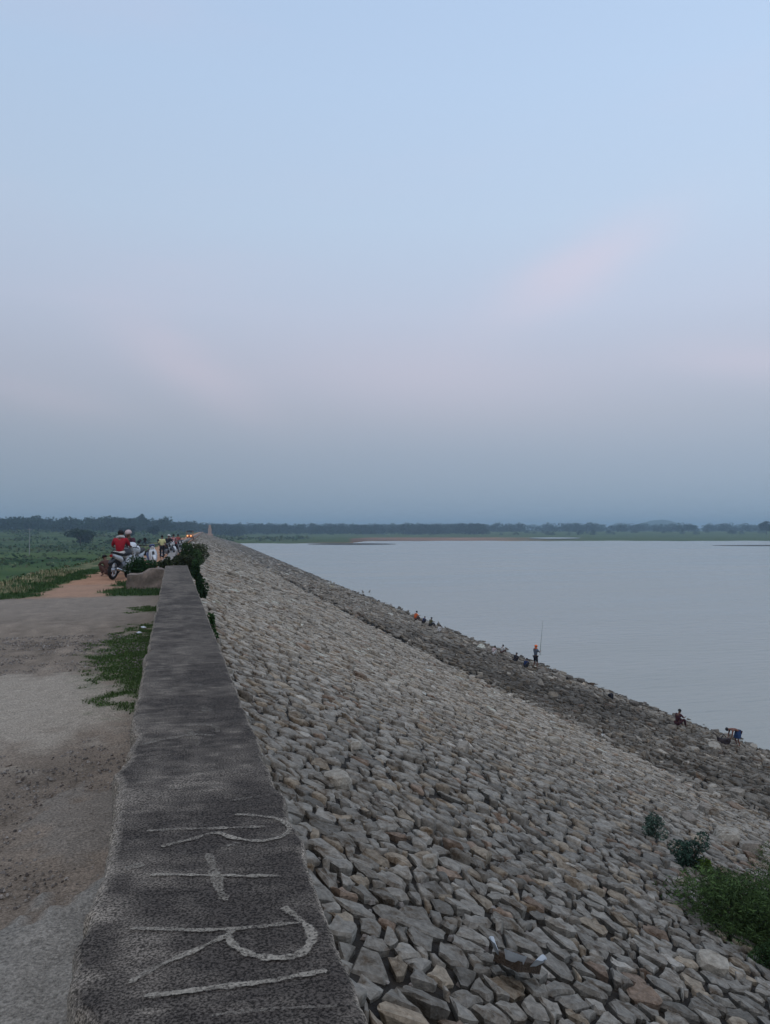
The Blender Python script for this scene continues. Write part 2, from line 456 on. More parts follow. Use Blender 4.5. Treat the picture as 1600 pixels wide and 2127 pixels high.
# ------------------------------------------------------------------ road crest and grassy bank (one sheet)
P_a, P_b, P_c = at_z(40, 1465, 0), at_z(60, 1985, 0), at_z(190, 1705, 0)
ys = [-3.0]
while ys[-1] < 640: ys.append(ys[-1] + max(.05, .0075 * ys[-1]))
xs = np.concatenate([np.arange(-30, -7, 1.2), np.arange(-6.9, -4, .14), np.arange(-4, -.05, .055), [0.05, .3]])
V, C = [], []
grass_pts = []
for y in ys:
    sh = float(shift(y)); c_ = float(crest(y))
    for X in xs:
        z = float(dam_z(min(X, -.01), y))
        n1 = FN(X, y, .9, 3); n2 = FN(X, y, 4.0, 3, 3.0); n3 = FN(X, y, 14.0, 2, 7.0)
        z += .018 * n2 + .012 * n3 + (.03 * n1 if y > 19 else .012 * n1)
        # gravelly hardstanding
        g = np.array((.215, .170, .128)) * (1 + .35 * n1 + .4 * n2 + .2 * n3)
        st = FN(X * 4.0, y * .5, 1.0, 3, 31.0); g = g * (1 + .45 * st); z += .012 * st
        k = float(sm(.22, -.3, math.hypot((X - P_a.x) / 1.5, (y - P_a.y) / 1.6) - 1 + .9 * n2 + .4 * n1))
        g = g * (1 - k) + np.array((.35, .295, .23)) * (1 + .3 * n3) * k; z += .02 * k
        eb = (y - 3.55 - (X + .5) * 1.3) + .55 * n2 + .3 * n3
        k = float(sm(.02, -.03, eb)) * float(sm(-1.6, -1.1, X + .3 * n2))
        g = g * (1 - k) + np.array((.275, .248, .208)) * (1 + .25 * n3 + .4 * n2) * k; z += .035 * k
        k = float(sm(.08, -.08, math.hypot((X - P_c.x) / .32, (y - P_c.y) / .55) - 1 + 1.2 * n2))
        g = g * (1 - k) + np.array((.225, .19, .152)) * (1 + .3 * n3) * k; z += .015 * k
        if y > 12.5:       # paler, sandier towards the end of the hardstanding
            k = float(sm(12.5, 17, y)) * .6; g = g * (1 - k) + np.array((.27, .225, .18)) * (1 + .25 * n2) * k
        # dirt road and grass beyond the hardstanding
        k = float(sm(19.2, 19.9, y + .5 * n2))
        if k > 0:
            rc = -2.35 + (1.2 * float(sm(22, 38, y)) if y > 22 else 0)
            hw = .8 + .8 * float(sm(24, 40, y))
            d = abs(X - rc) - hw + .7 * n1 + .35 * n2
            rd = float(sm(.22, -.12, d))
            dirt = np.array((.39, .215, .13)) * (1 + .3 * n2 + .25 * n1)
            if y < 24: dirt = dirt * .75 + np.array((.3, .25, .2)) * .25
            grs = np.array((.045, .078, .026)) * (1 + .5 * n2 + .3 * n1)
            if X < -3.6: 
                q = float(sm(-.1, .35, n1 + .5 * n2)); grs = grs * (1 - q) + np.array((.27, .23, .13)) * q
            if X < -5.4: grs = np.array((.04, .078, .03)) * (1 + .5 * n1)
            if y > 26 and X > rc: grs = grs * .3 + np.array((.3, .24, .19)) * .7
            far = dirt * rd + grs * (1 - rd)
            g = g * (1 - k) + far * k
            if rd < .4 and k > .5 and y < 34 and X > -6 and not (y > 26 and X > rc) and random.random() < .9: grass_pts.append((X + sh, y, z, 1 if (X < -3.6 and n1 > 0) else 0))
        # grass patch beside the wall
        d = math.hypot((X + .25) / .80, (y - 10.4) / 3.2) - 1 + .75 * n2 + .35 * n1
        k2 = float(sm(.15, -.45, d)) if y < 14.5 else 0
        if y < 17.5 and y > 15.3: k2 = float(sm(.2, -.3, math.hypot((X + .2) / .6, (y - 16.3) / .7) - 1 + 1.5 * n2))
        if k2 > 0:
            g = g * (1 - k2) + np.array((.075, .10, .042)) * (1 + .5 * n3) * k2
            if k2 > .3 and random.random() < min(1, k2 * 1.2): grass_pts.append((X + sh, y, z, 0))
        V.append((X + sh, y, z)); C.append(np.clip(g, .01, .6))
nx = len(xs)
I = np.arange(len(ys) - 1)[:, None] * nx + np.arange(nx - 1)[None, :]
I = I.ravel()
q = np.stack([I, I + 1, I + nx + 1, I + nx], 1)
road = mesh_obj('dirt_road', V, (q.ravel(), np.full(len(q), 4)), M_road, vcol=C, smooth=True)
tag(road, kind='structure')

# grass blades
def blades(name, pts, per, h, base, dry, m=M_leaf):
    V, Fc, Cc = [], [], []
    for (x, y, z, d) in pts:
        for _ in range(per):
            bx, by = x + random.uniform(-.04, .04), y + random.uniform(-.05, .05) * (1 + y * .05)
            a = random.uniform(0, 2 * PI); hh = h * random.uniform(.4, 1.3) * (1.6 if d else 1); w = .0035 + .0004 * y
            ln = random.uniform(.1, .7) * hh
            i = len(V)
            V += [(bx - math.sin(a) * w, by + math.cos(a) * w, z - .003), (bx + math.sin(a) * w, by - math.cos(a) * w, z - .003),
                  (bx + math.cos(a) * ln, by + math.sin(a) * ln, z + hh)]
            Fc.append((i, i + 1, i + 2))
            f = random.uniform(.6, 1.5); b = dry if (d and random.random() < .7) else base
            Cc.append([q * f for q in b])
    return tag(mesh_obj(name, V, Fc, m, fcol=Cc), kind='stuff')
near_g = [p for p in grass_pts if p[1] < 19]
far_g = [p for p in grass_pts if p[1] >= 19]
tag(blades('grass', near_g, 20, .017, (.068, .112, .034), (.25, .22, .12)), 'low green grass patch creeping along the parapet wall', 'grass')
tag(blades('grass', far_g, 4, .07, (.05, .09, .03), (.3, .26, .15)), 'grass and dry tufts beside the dirt road', 'grass')

# gravel
def pebble_mesh(pts):
    V, Fc, Cc = [], [], []
    for (x, y, z, s) in pts:
        a0 = random.uniform(0, 6); i = len(V); n = 5
        for k in range(n):
            a = a0 + 2 * PI * k / n; V.append((x + math.cos(a) * s * random.uniform(.7, 1.2), y + math.sin(a) * s * random.uniform(.7, 1.2), z - s * .2))
        for k in range(n):
            a = a0 + 2 * PI * k / n; V.append((x + math.cos(a) * s * .55, y + math.sin(a) * s * .55, z + s * random.uniform(.35, .7)))
        for k in range(n): Fc.append((i + k, i + (k + 1) % n, i + n + (k + 1) % n, i + n + k))
        Fc.append(tuple(i + n + k for k in range(n)))
        f = random.uniform(.6, 1.5); c = random.choice([(.17, .15, .135), (.2, .185, .17), (.14, .125, .115), (.27, .25, .23)])
        Cc += [[q * f for q in c]] * (n + 1)
    return V, Fc, Cc
pts = []
for _ in range(24000):
    y = 1.5 + 11 * random.random() ** 1.6; X = -.3 - 3.6 * random.random()
    if X < -.35 - .45 * y: continue
    if FN(X, y, 1.6, 2, 21.0) < -.12: continue
    pts.append((X, y, .003, .003 + .009 * random.random() ** 3 + .0005 * y))
v, f, c = pebble_mesh(pts)
tag(mesh_obj('gravel', v, f, M_stone, fcol=c), 'fine loose gravel strewn over the hard ground', 'gravel', kind='stuff')

# ------------------------------------------------------------------ parapet wall
WT, WL, WR, WE = .66, -.188, .375, 20.9
def wall_edges(y):
    l = WL + .012 * N(y * 1.3, 2.0) + .016 * max(0, N(y * 8, 33.0) - .15) - .006 * (N(y * 30, 44.0) > .1) + .009 * (N(y * 4.3, 54.0) > .22) + .010 * N(y * 6, 5.0) + .008 * N(y * 17, 8.0) + .004 * N(y * 45, 3.0) + .012 * float(sm(3.0, 2.2, y))
    for (yc, w, d) in ((3.15, .1, -.03), (1.85, .3, -.03), (3.7, .14, .025), (6.0, .25, -.02), (6.35, .12, .03), (1.55, .12, .04)):
        l += d * math.exp(-((y - yc) / w) ** 2)
    r = WR + .006 * N(y * 1.1, 12.0) - .007 * (N(y * 5.1, 64.0) > .2) - .004 * (N(y * 24, 46.0) > .15) + .006 * N(y * 6, 15.0) + .004 * N(y * 17, 18.0) + .003 * N(y * 45, 6.0)
    for (yc, w, d) in ((2.35, .12, .02), (2.75, .1, .02), (3.6, .1, .015)): r += d * math.exp(-((y - yc) / w) ** 2)
    return l, r
V, C = [], []
yy = [-1.6]
while yy[-1] < WE: yy.append(min(WE, yy[-1] + max(.022, .006 * yy[-1])))
prof_t = [0, 0, 0, .012, .035] + list(np.linspace(.07, .93, 26)) + [.965, .988, 1, 1, 1]
zz_t = [-.7, -.3, -.035, -.012, -.003] + [0] * 26 + [-.003, -.012, -.04, -.45, -1.1]
bat = [0, 0, 0, 0, 0] + [0] * 26 + [0, 0, 0, .03, .08]
for y in yy:
    l, r = wall_edges(y)
    for t, dz_, ba in zip(prof_t, zz_t, bat):
        x = l + (r - l) * t + ba
        n1 = FN(x, y, 2.2, 3, 1.0); n2 = FN(x, y, 9, 3, 2.0); n3 = FN(x * .35, y, 26, 2, 4.0)
        e = min(t, 1 - t)
        z = WT + dz_ + (.006 * n1 + .004 * n2 if dz_ > -.1 else 0)
        dark = np.array((.060, .050, .042)); mid = np.array((.16, .134, .108)); pale = np.array((.29, .245, .195))
        k = float(sm(-.5, .55, n1 + .9 * n2 + .7 * n3 * float(sm(12, 3, y)) + .25 * float(sm(9, 17, y)) - .10 * float(sm(6, 2, y))))
        if t > .55: k *= .75
        c = dark * (1 - k) + mid * k
        k = float(sm(.3, .6, n3 + .5 * n1)) * .6; c = c * (1 - k) + pale * .85 * k
        ek = float(sm(.035 + .035 * n2, .0, e)) ; c = c * (1 - ek) + pale * (1 + .4 * n2) * ek
        if 2 < y < 3.9 and t < .05: c = c * .5 + pale * .5
        if dz_ < -.1: c = np.array((.2, .17, .14)) * (1 + .5 * n2)
        V.append((x, y, z)); C.append(np.clip(c, .02, .5))
nw = len(prof_t)
Fc = [(i * nw + j, (i + 1) * nw + j, (i + 1) * nw + j + 1, i * nw + j + 1) for i in range(len(yy) - 1) for j in range(nw - 1)]
Fc = [t[::-1] for t in Fc]
Fc.append(tuple(range(nw))); Fc.append(tuple((len(yy) - 1) * nw + k for k in range(nw))[::-1])
wall = mesh_obj('parapet_wall', V, Fc, M_wall, vcol=C, smooth=False)
tag(wall, 'long dark weathered concrete parapet with letters scratched into its top', 'wall')

# scratched letters
M_scr = mat('scratched_plaster', (.30, .262, .212), var=.45, scale=90, rough=.95, spec=.1)
n_, l_ = M_scr.node_tree.nodes, M_scr.node_tree.links
at_ = n_.new('ShaderNodeAttribute'); at_.attribute_name = 'tint'
g_ = n_.new('ShaderNodeNewGeometry'); t_ = n_.new('ShaderNodeTexNoise'); t_.inputs['Scale'].default_value = 150; t_.inputs['Detail'].default_value = 6
l_.new(g_.outputs['Position'], t_.inputs[0])
sx = n_.new('ShaderNodeMath'); sx.operation = 'MULTIPLY_ADD'; sx.inputs[1].default_value = 4.2; sx.inputs[2].default_value = -2.15
l_.new(t_.outputs[0], sx.inputs[0])
sy = n_.new('ShaderNodeMath'); sy.operation = 'ADD'; sy.use_clamp = True; l_.new(sx.outputs[0], sy.inputs[0]); l_.new(at_.outputs['Fac'], sy.inputs[1])
sz = n_.new('ShaderNodeMath'); sz.operation = 'MULTIPLY'; l_.new(sy.outputs[0], sz.inputs[0]); l_.new(at_.outputs['Fac'], sz.inputs[1])
l_.new(sz.outputs[0], n_['Principled BSDF'].inputs['Alpha'])
def catmull(P, n=10):
    P = [P[0]] + P + [P[-1]]; out = []
    for i in range(1, len(P) - 2):
        for k in range(n):
            t = k / n; a, b, c, d = P[i - 1], P[i], P[i + 1], P[i + 2]
            out.append(.5 * ((2 * b) + (c - a) * t + (2 * a - 5 * b + 4 * c - d) * t * t + (3 * b - a - 3 * c + d) * t ** 3))
    out.append(P[-2]); return out
strokes = [
 ([(270, 1931), (470, 1928), (625, 1914)], .010, .9), ([(588, 1884), (612, 1900), (640, 1925), (648, 1952), (620, 1982), (560, 1988), (500, 1972), (474, 1944), (490, 1925)], .013, 1),
 ([(478, 1940), (400, 1975), (330, 2008), (268, 2043)], .010, .9),
 ([(300, 2070), (450, 2050), (560, 2036), (680, 2014)], .011, .95),
 ([(312, 1818), (450, 1818), (580, 1818)], .011, .9), ([(432, 1772), (446, 1810), (458, 1850), (472, 1868)], .017, .75),
 ([(305, 1725), (420, 1720), (552, 1716)], .012, .8),
 ([(488, 1690), (560, 1697), (600, 1715), (590, 1735), (540, 1746), (490, 1740), (447, 1729), (390, 1744), (335, 1758)], .013, .9),
 ([(468, 1756), (500, 1750)], .014, .6), ([(260, 1806), (300, 1796)], .02, .6),
 ([(290, 1548), (345, 1535), (405, 1526), (446, 1527)], .022, .6), ([(392, 1515), (402, 1530), (412, 1548)], .022, .5),
 ([(383, 1508), (430, 1506), (452, 1512), (450, 1520)], .022, .5), ([(300, 1391), (335, 1389), (362, 1387)], .03, .55),
 ([(440, 2108), (560, 2096), (700, 2088)], .008, .5), ([(480, 1662), (520, 1655), (560, 1650)], .012, .45),
 ([(340, 1425), (400, 1421), (420, 1427)], .03, .35), ([(350, 1640), (420, 1636), (470, 1638)], .012, .4),
 ([(500, 1775), (540, 1772)], .01, .4), ([(420, 1465), (432, 1478)], .03, .5), ([(345, 1604), (430, 1598), (480, 1600)], .012, .35),
]
V, Fc, C = [], [], []
for pts_, wd, al in strokes:
    wd *= 1.2
    P = catmull([at_z(a, b, WT + .003) for a, b in pts_], 12)
    i0 = len(V)
    for i, p in enumerate(P):
        t = (P[min(i + 1, len(P) - 1)] - P[max(i - 1, 0)]); t.z = 0; t.normalize(); s = Vector((-t.y, t.x, 0))
        w = wd * (.8 + .5 * N(p.x * 30, p.y * 30, 3) + .4 * N(p.x * 90, p.y * 90, 5)) * (1 if 0 < i < len(P) - 1 else .4)
        fade = al * (.92 + .4 * N(p.x * 16, p.y * 16, 9))
        # follow the top surface
        zt = WT + .0047 + .006 * FN(p.x, p.y, 2.2, 3, 1.0) + .004 * FN(p.x, p.y, 9, 3, 2.0)
        for k, (o_, a_) in enumerate(((-1, 0), (-.6, 1), (.6, 1), (1, 0))):
            v = p + s * (w * o_); V.append((v.x, v.y, zt - .001 * abs(o_))); C.append([fade * a_] * 3)
    for i in range(len(P) - 1):
        for k in range(3):
            a = i0 + i * 4 + k; Fc.append((a, a + 1, a + 5, a + 4))
mesh_obj('scratched_lettering', V, Fc, M_scr, wall, vcol=C)

# low broken block and the overgrown parapet that goes on beyond it
def rough_box(x0, x1, y0, y1, z0, z1, n=8, amp=.02, seed=0, top=None):
    """box of subdivided faces with uneven surface; top(x) may lower the top"""
    V, Fc, idx = [], [], {}
    def vid(i, j, k):
        if (i, j, k) not in idx:
            x = x0 + (x1 - x0) * i / n; y = y0 + (y1 - y0) * j / n; zt = top(x) if top else z1
            z = z0 + (zt - z0) * k / n
            idx[(i, j, k)] = len(V)
            V.append((x + amp * N(x * 5, y * 5, z * 5 + seed), y + amp * N(y * 5, z * 5, x * 5 + seed + 3), z + amp * N(z * 5, x * 5, y * 5 + seed + 7)))
        return idx[(i, j, k)]
    for a in range(n):
        for b in range(n):
            Fc.append((vid(a, b, n), vid(a + 1, b, n), vid(a + 1, b + 1, n), vid(a, b + 1, n)))
            Fc.append((vid(a, b, 0), vid(a, b + 1, 0), vid(a + 1, b + 1, 0), vid(a + 1, b, 0)))
            Fc.append((vid(a, 0, b), vid(a + 1, 0, b), vid(a + 1, 0, b + 1), vid(a, 0, b + 1)))
            Fc.append((vid(a, n, b), vid(a, n, b + 1), vid(a + 1, n, b + 1), vid(a + 1, n, b)))
            Fc.append((vid(0, a, b), vid(0, a, b + 1), vid(0, a + 1, b + 1), vid(0, a + 1, b)))
            Fc.append((vid(n, a, b), vid(n, a + 1, b), vid(n, a + 1, b + 1), vid(n, a, b + 1)))
    return V, Fc
M_block = mat('old_masonry', (.20, .155, .125), var=.45, scale=5, bump=.6, bscale=30)
M_conc = mat('pale_concrete', (.25, .22, .195), var=.3, scale=2, bump=.5, bscale=20)
v, f = rough_box(-1.17, -.22, 21.7, 22.5, -.05, .52, n=10, amp=.05, top=lambda x: .38 if x < -.82 else (.40 + (x + .82) * .5 if x < -.6 else .52))
tag(mesh_obj('masonry_block', v, f, M_block), 'low brown broken masonry block jutting left from the end of the parapet', 'block')
V, Fc = [], []
yy2 = list(np.arange(22.7, 120, 1.0)) + list(np.arange(120, 520, 6.0))
for y in yy2:
    sh = float(shift(y)); c_ = float(crest(y)) ; hh = .36 + .03 * N(y, 3.0)
    for (X, z) in ((-.52, -.2), (-.50, hh), (-.05, hh + .02), (.0, -.5)): V.append((X + sh + .02 * N(y * .9, X), y, c_ + z))
for i in range(len(yy2) - 1):
    for j in range(3): a = i * 4 + j; Fc.append((a, a + 1, a + 5, a + 4))
Fc.append((0, 3, 2, 1)); Fc.append(tuple((len(yy2) - 1) * 4 + k for k in range(4)))
tag(mesh_obj('parapet_wall', V, Fc, M_conc), 'low pale parapet running on into the distance behind the bushes', 'wall')

# tower at the far end
tp = at_depth(436, 1106, 430); tz = float(dam_z(tp.x - float(shift(tp.y)), tp.y))
tw = empty('gauge_tower', (tp.x, tp.y, -1.2)); tag(tw, 'small pinkish concrete tower where the dam meets the horizon', 'tower')
M_pink = mat('pink_concrete', (.42, .30, .24), var=.2, scale=.8)
v, f = rough_box(-.9, .9, -.9, .9, 0, 3.6, 4, .05); mesh_obj('shaft', v, f, M_pink, tw)
v, f = rough_box(-1.7, 1.7, -1.2, 1.2, -4, .4, 4, .08); mesh_obj('base', v, f, M_pink, tw)
v, f = rough_box(-.6, .6, -.6, .6, 3.6, 5.4, 4, .05); mesh_obj('cabin', v, f, M_pink, tw)
pp = at_depth(62, 1100, 300); pz = land_z(pp.x, pp.y)
pl = empty('utility_pole', (pp.x, pp.y, pz)); tag(pl, 'thin grey utility pole in the field at the far left', 'pole')
v, f = tube_path([(0, 0, -.3), (0, 0, 10.5)], [.16, .1], 8); mesh_obj('post', v, f, mat('pole_grey', (.3, .3, .3)), pl)
v, f = rough_box(-.8, .8, -.05, .05, 9.8, 9.95, 2, 0); mesh_obj('crossarm', v, f, bpy.data.materials['pole_grey'], pl)

# ------------------------------------------------------------------ riprap
emb = None
ex = np.concatenate([np.arange(.1, 13, .5), np.arange(13, 15, .2), np.arange(15, 40, 1.5)])
ey = np.concatenate([np.arange(-4, 60, .7), np.arange(60, 640, 4.0)])
V = []
for y in ey:
    for X in ex:
        V.append((X + float(shift(y)), y, float(dam_z(X, y)) - (.042 + .07 * float(sm(9, 30, y))) + (.012 + .03 * float(sm(9, 30, y))) * N(X * 1.5, y * 1.5)))
nx = len(ex); I = (np.arange(len(ey) - 1)[:, None] * nx + np.arange(nx - 1)[None, :]).ravel()
q = np.stack([I, I + 1, I + nx + 1, I + nx], 1)
emb = tag(mesh_obj('embankment', V, (q.ravel(), np.full(len(q), 4)), M_soil, smooth=True), kind='structure')

def voronoi_cells(x0, x1, y0, y1, s, jit=.56, wt=.30, ax=1.0):
    """jittered-grid power diagram -> list of (cx, cy, polygon)"""
    sx_, sy_ = s * ax, s / ax
    nx_, ny_ = int((x1 - x0) / sx_) + 3, int((y1 - y0) / sy_) + 3
    gx = x0 - sx_ + (np.arange(nx_)[:, None] + rng.uniform(-jit, jit, (nx_, ny_))) * sx_
    gy = y0 - sy_ + (np.arange(ny_)[None, :] + rng.uniform(-jit, jit, (nx_, ny_))) * sy_
    gy += ((np.arange(nx_) % 2) * .5 + rng.uniform(-.4, .4, nx_))[:, None] * sy_
    gx += .38 * sx_ * np.sin(gy / s * 1.7 + gx / s * .6 + 1.3 * np.sin(gx / s * .31)) + .3 * sx_ * np.sin(gy / s * .53)
    gw = rng.uniform(-wt, wt, (nx_, ny_)) * s * s
    GX, GY, GW = gx.tolist(), gy.tolist(), gw.tolist()
    out = []
    nb = [(a, b) for a in (-2, -1, 0, 1, 2) for b in (-3, -2, -1, 0, 1, 2, 3) if (a, b) != (0, 0)]
    nb.sort(key=lambda t: t[0] ** 2 + t[1] ** 2)
    for i in range(1, nx_ - 1):
        for j in range(1, ny_ - 1):
            cx, cy, cw = GX[i][j], GY[i][j], GW[i][j]
            if not (x0 <= cx < x1 and y0 <= cy < y1): continue
            h = 1.9 * s; poly = [(cx - h, cy - h), (cx + h, cy - h), (cx + h, cy + h), (cx - h, cy + h)]
            for a, b in nb:
                ii, jj = i + a, j + b
                if not (0 <= ii < nx_ and 0 <= jj < ny_): continue
                dx, dy = GX[ii][jj] - cx, GY[ii][jj] - cy
                dd = dx * dx + dy * dy
                off = .5 * (dd + cw - GW[ii][jj])          # dot(p-c, d) <= off
                if off > 2.2 * s * math.sqrt(dd): continue
                new = []; n = len(poly); pv = poly[-1]; pd = (pv[0] - cx) * dx + (pv[1] - cy) * dy - off
                for v in poly:
                    d = (v[0] - cx) * dx + (v[1] - cy) * dy - off
                    if (d <= 0) != (pd <= 0):
                        t = pd / (pd - d); new.append((pv[0] + (v[0] - pv[0]) * t, pv[1] + (v[1] - pv[1]) * t))
                    if d <= 0: new.append(v)
                    pv, pd = v, d
                poly = new
                if len(poly) < 3: break
            if len(poly) >= 3: out.append(poly)
    return out
def area_c(p):
    a = cx = cy = 0.0
    for i in range(len(p)):
        x0, y0 = p[i - 1]; x1, y1 = p[i]; c = x0 * y1 - x1 * y0
        a += c; cx += (x0 + x1) * c; cy += (y0 + y1) * c
    a *= .5
    if abs(a) < 1e-7: return 0, p[0][0], p[0][1]
    return a, cx / (6 * a), cy / (6 * a)
rnd = random.random
def stone_geo(poly, size, low, detail=True):
    A, cx, cy = area_c(poly)
    A = abs(A)
    if A < (size * .30) ** 2: return None
    # merge nearly coincident corners, split long edges, roughen
    P = []
    for i, v in enumerate(poly):
        u = poly[i - 1]; L = math.hypot(v[0] - u[0], v[1] - u[1])
        if L > size * .5 and detail:
            k = .5 + .2 * (rnd() - .5); P.append((u[0] + (v[0] - u[0]) * k, u[1] + (v[1] - u[1]) * k, 1))
        if L > size * .12: P.append((v[0], v[1], 0))
    if len(P) < 4: return None
    gap = .70 + .17 * rnd() if not low else .72 + .22 * rnd()
    tx, ty = random.gauss(0, .07 + .12 * low), random.gauss(0, .06 + .12 * low)
    if rnd() < .14: tx *= 2.4; ty *= 2.4
    rs = math.sqrt(A)
    h0 = random.gauss(0, .06 * size if not low else .13 * size) + (.35 * size * rnd() if rnd() < .10 else 0)
    bev = rs * random.uniform(.04, .12); inn = random.uniform(.76, .92); dome = rs * random.uniform(-.01, .05)
    ca, sa = random.uniform(.93, 1.05), 0
    B, T, In = [], [], []
    for (x, y, mid) in P:
        j = 1 + random.uniform(-.11, .07) * (1.4 if mid else 1)
        dx, dy = (x - cx) * gap * j, (y - cy) * gap * j
        B.append((cx + dx * .5, cy + dy * .5, -.14))
        T.append((cx + dx, cy + dy, h0 - bev * random.uniform(.6, 1.6) + tx * dx + ty * dy))
        i2 = inn * random.uniform(.88, 1.08)
        In.append((cx + dx * i2, cy + dy * i2, h0 + tx * dx * i2 + ty * dy * i2 + random.gauss(0, .006)))
    n = len(P)
    V = B + T + In + [(cx + rs * .1 * (rnd() - .5), cy + rs * .1 * (rnd() - .5), h0 + dome)]
    Fc = []
    for k in range(n):
        m_ = (k + 1) % n
        Fc.append((k, m_, n + m_, n + k)); Fc.append((n + k, n + m_, 2 * n + m_, 2 * n + k)); Fc.append((2 * n + k, 2 * n + m_, 3 * n))
    return V, Fc, A, cx, cy
def stone_col(cx, cy, low):
    w = float(sm(4, 20, cy))  # stones darker near the camera, paler beyond: light fall-off put into the colour
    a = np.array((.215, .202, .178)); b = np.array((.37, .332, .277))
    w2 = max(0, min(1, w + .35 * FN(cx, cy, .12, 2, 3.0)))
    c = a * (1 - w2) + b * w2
    q = rnd()
    if q < .13: c = c * .45 + np.array((.30, .235, .16)) * .55
    elif q < .17: c = c * .5 + np.array((.20, .11, .06)) * .5
    elif q < .22: c = c * 1.35
    elif q < .32: c = c * .7
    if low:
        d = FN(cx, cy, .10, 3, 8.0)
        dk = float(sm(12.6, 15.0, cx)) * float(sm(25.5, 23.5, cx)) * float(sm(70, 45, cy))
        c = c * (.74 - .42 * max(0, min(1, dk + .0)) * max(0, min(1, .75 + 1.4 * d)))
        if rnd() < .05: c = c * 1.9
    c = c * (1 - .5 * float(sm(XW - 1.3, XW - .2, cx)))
    return np.clip(c * random.uniform(.78, 1.22), .03, .5)
regions = [  # x0,x1,y0,y1,spacing,low
    (.30, XB, .2, 7, .12, 0), (.30, XB, 7, 15, .152, 0), (.30, XB, 15, 28, .20, 0), (.30, XB, 28, 48, .28, 0), (.30, XB, 48, 112, .45, 0),
    (XB, 28.2, 12, 30, .22, 1), (XB, 28.2, 30, 45, .3, 1), (XB, 28.2, 45, 84, .4, 1), (XB, 28.2, 84, 125, .62, 1)]
# brown and dark staining over the stones
n_, l_ = M_stone.node_tree.nodes, M_stone.node_tree.links
b_ = n_['Principled BSDF']; src = b_.inputs['Base Color'].links[0].from_socket
g_ = n_.new('ShaderNodeNewGeometry'); t_ = n_.new('ShaderNodeTexNoise'); t_.inputs['Scale'].default_value = 5.5; t_.inputs['Detail'].default_value = 8; t_.inputs['Roughness'].default_value = .72
l_.new(g_.outputs['Position'], t_.inputs[0])
r_ = n_.new('ShaderNodeValToRGB'); l_.new(t_.outputs[0], r_.inputs[0])
for e, (p, c) in zip((r_.color_ramp.elements[0], r_.color_ramp.elements[1], r_.color_ramp.elements.new(.48), r_.color_ramp.elements.new(.57)), ((.36, (.42, .34, .27)), (.72, (1.28, 1.24, 1.16)), (.48, (.95, .92, .88)), (.57, (1.05, 1.03, 1.0)))):
    e.position = p; e.color = (*c, 1)
m_ = n_.new('ShaderNodeMixRGB'); m_.blend_type = 'MULTIPLY'; m_.inputs[0].default_value = 1
l_.new(src, m_.inputs[1]); l_.new(r_.outputs[0], m_.inputs[2]); l_.new(m_.outputs[0], b_.inputs['Base Color'])
stones = []
for (x0, x1, y0, y1, s, low) in regions:
    for poly in voronoi_cells(x0, x1, y0, y1, s, wt=.78, ax=(.66 if y0 < 5 else (.73 if y0 < 10 else .86))):
        low_region = low; c0_ = poly[0]; mpx, mdz = px_of(c0_[0] + float(shift(c0_[1])), c0_[1])
        if c0_[1] < 15 and (mpx > 2050 or mdz < .8 or 1100 + F * 1.6 / mdz + F * c0_[0] / 2.6 / mdz > 2700): continue
        low = 1 if c0_[0] > XB + (2.2 * FN(c0_[0], c0_[1], .22, 2, 4.0) if c0_[1] < 60 else 0) else 0
        g = stone_geo(poly, s, low, detail=(y0 < 50))
        if g is None: continue
        Vv, Ff, A, cx, cy = g
        sh = float(shift(cy)); zb = float(dam_z(cx, cy)); sl = -1 / 2.6 if cx < XB - .8 else (-(ZB - ZW) / (XW - XB))
        if cx < 5: sl += (float(dam_z(cx + .1, cy)) - float(dam_z(cx - .1, cy))) / .2 - sl
        W = [(x + sh, y, zb + sl * (x - cx) + w) for (x, y, w) in Vv]
        px, dep = px_of(cx + sh, cy)
        vis = -1
        if dep > .5:
            py = 1100 + F * (1.6 - zb) / dep
            if 0 < px < 1600 and py < 2125: vis = A * (1.6 - zb) / dep ** 3
            if px < 392 + .415 * (py - 1175): vis = -1
            if cy < 12 and (px < -500 or px > 2400): continue
        elif cy < 3 and cx > 6: continue
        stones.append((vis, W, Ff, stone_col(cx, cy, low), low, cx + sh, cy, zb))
order = sorted(range(len(stones)), key=lambda i: -stones[i][0])
big = set(order[:300])
groups = {0: ([], [], [], []), 1: ([], [], [], [])}
for i, (vis, W, Ff, c, low, cx, cy, zb) in enumerate(stones):
    if i in big:
        o = mesh_obj('stone', [(a - cx, b - cy, d - zb) for a, b, d in W], Ff, M_stone, emb, fcol=[c] * len(Ff)); o.location = (cx, cy, zb)
    else:
        gv, gf, gs, gc = groups[low]; b = len(gv); gv.extend(W)
        for f in Ff:
            gf.extend([k + b for k in f]); gs.append(len(f)); gc.append(c)
gv, gf, gs, gc = groups[0]
tag(mesh_obj('packed_stones', gv, (gf, gs), M_stone, emb, fcol=gc), kind='stuff')
gv, gf, gs, gc = groups[1]
tag(mesh_obj('rubble', gv, (gf, gs), M_stone, emb, fcol=gc), kind='stuff')
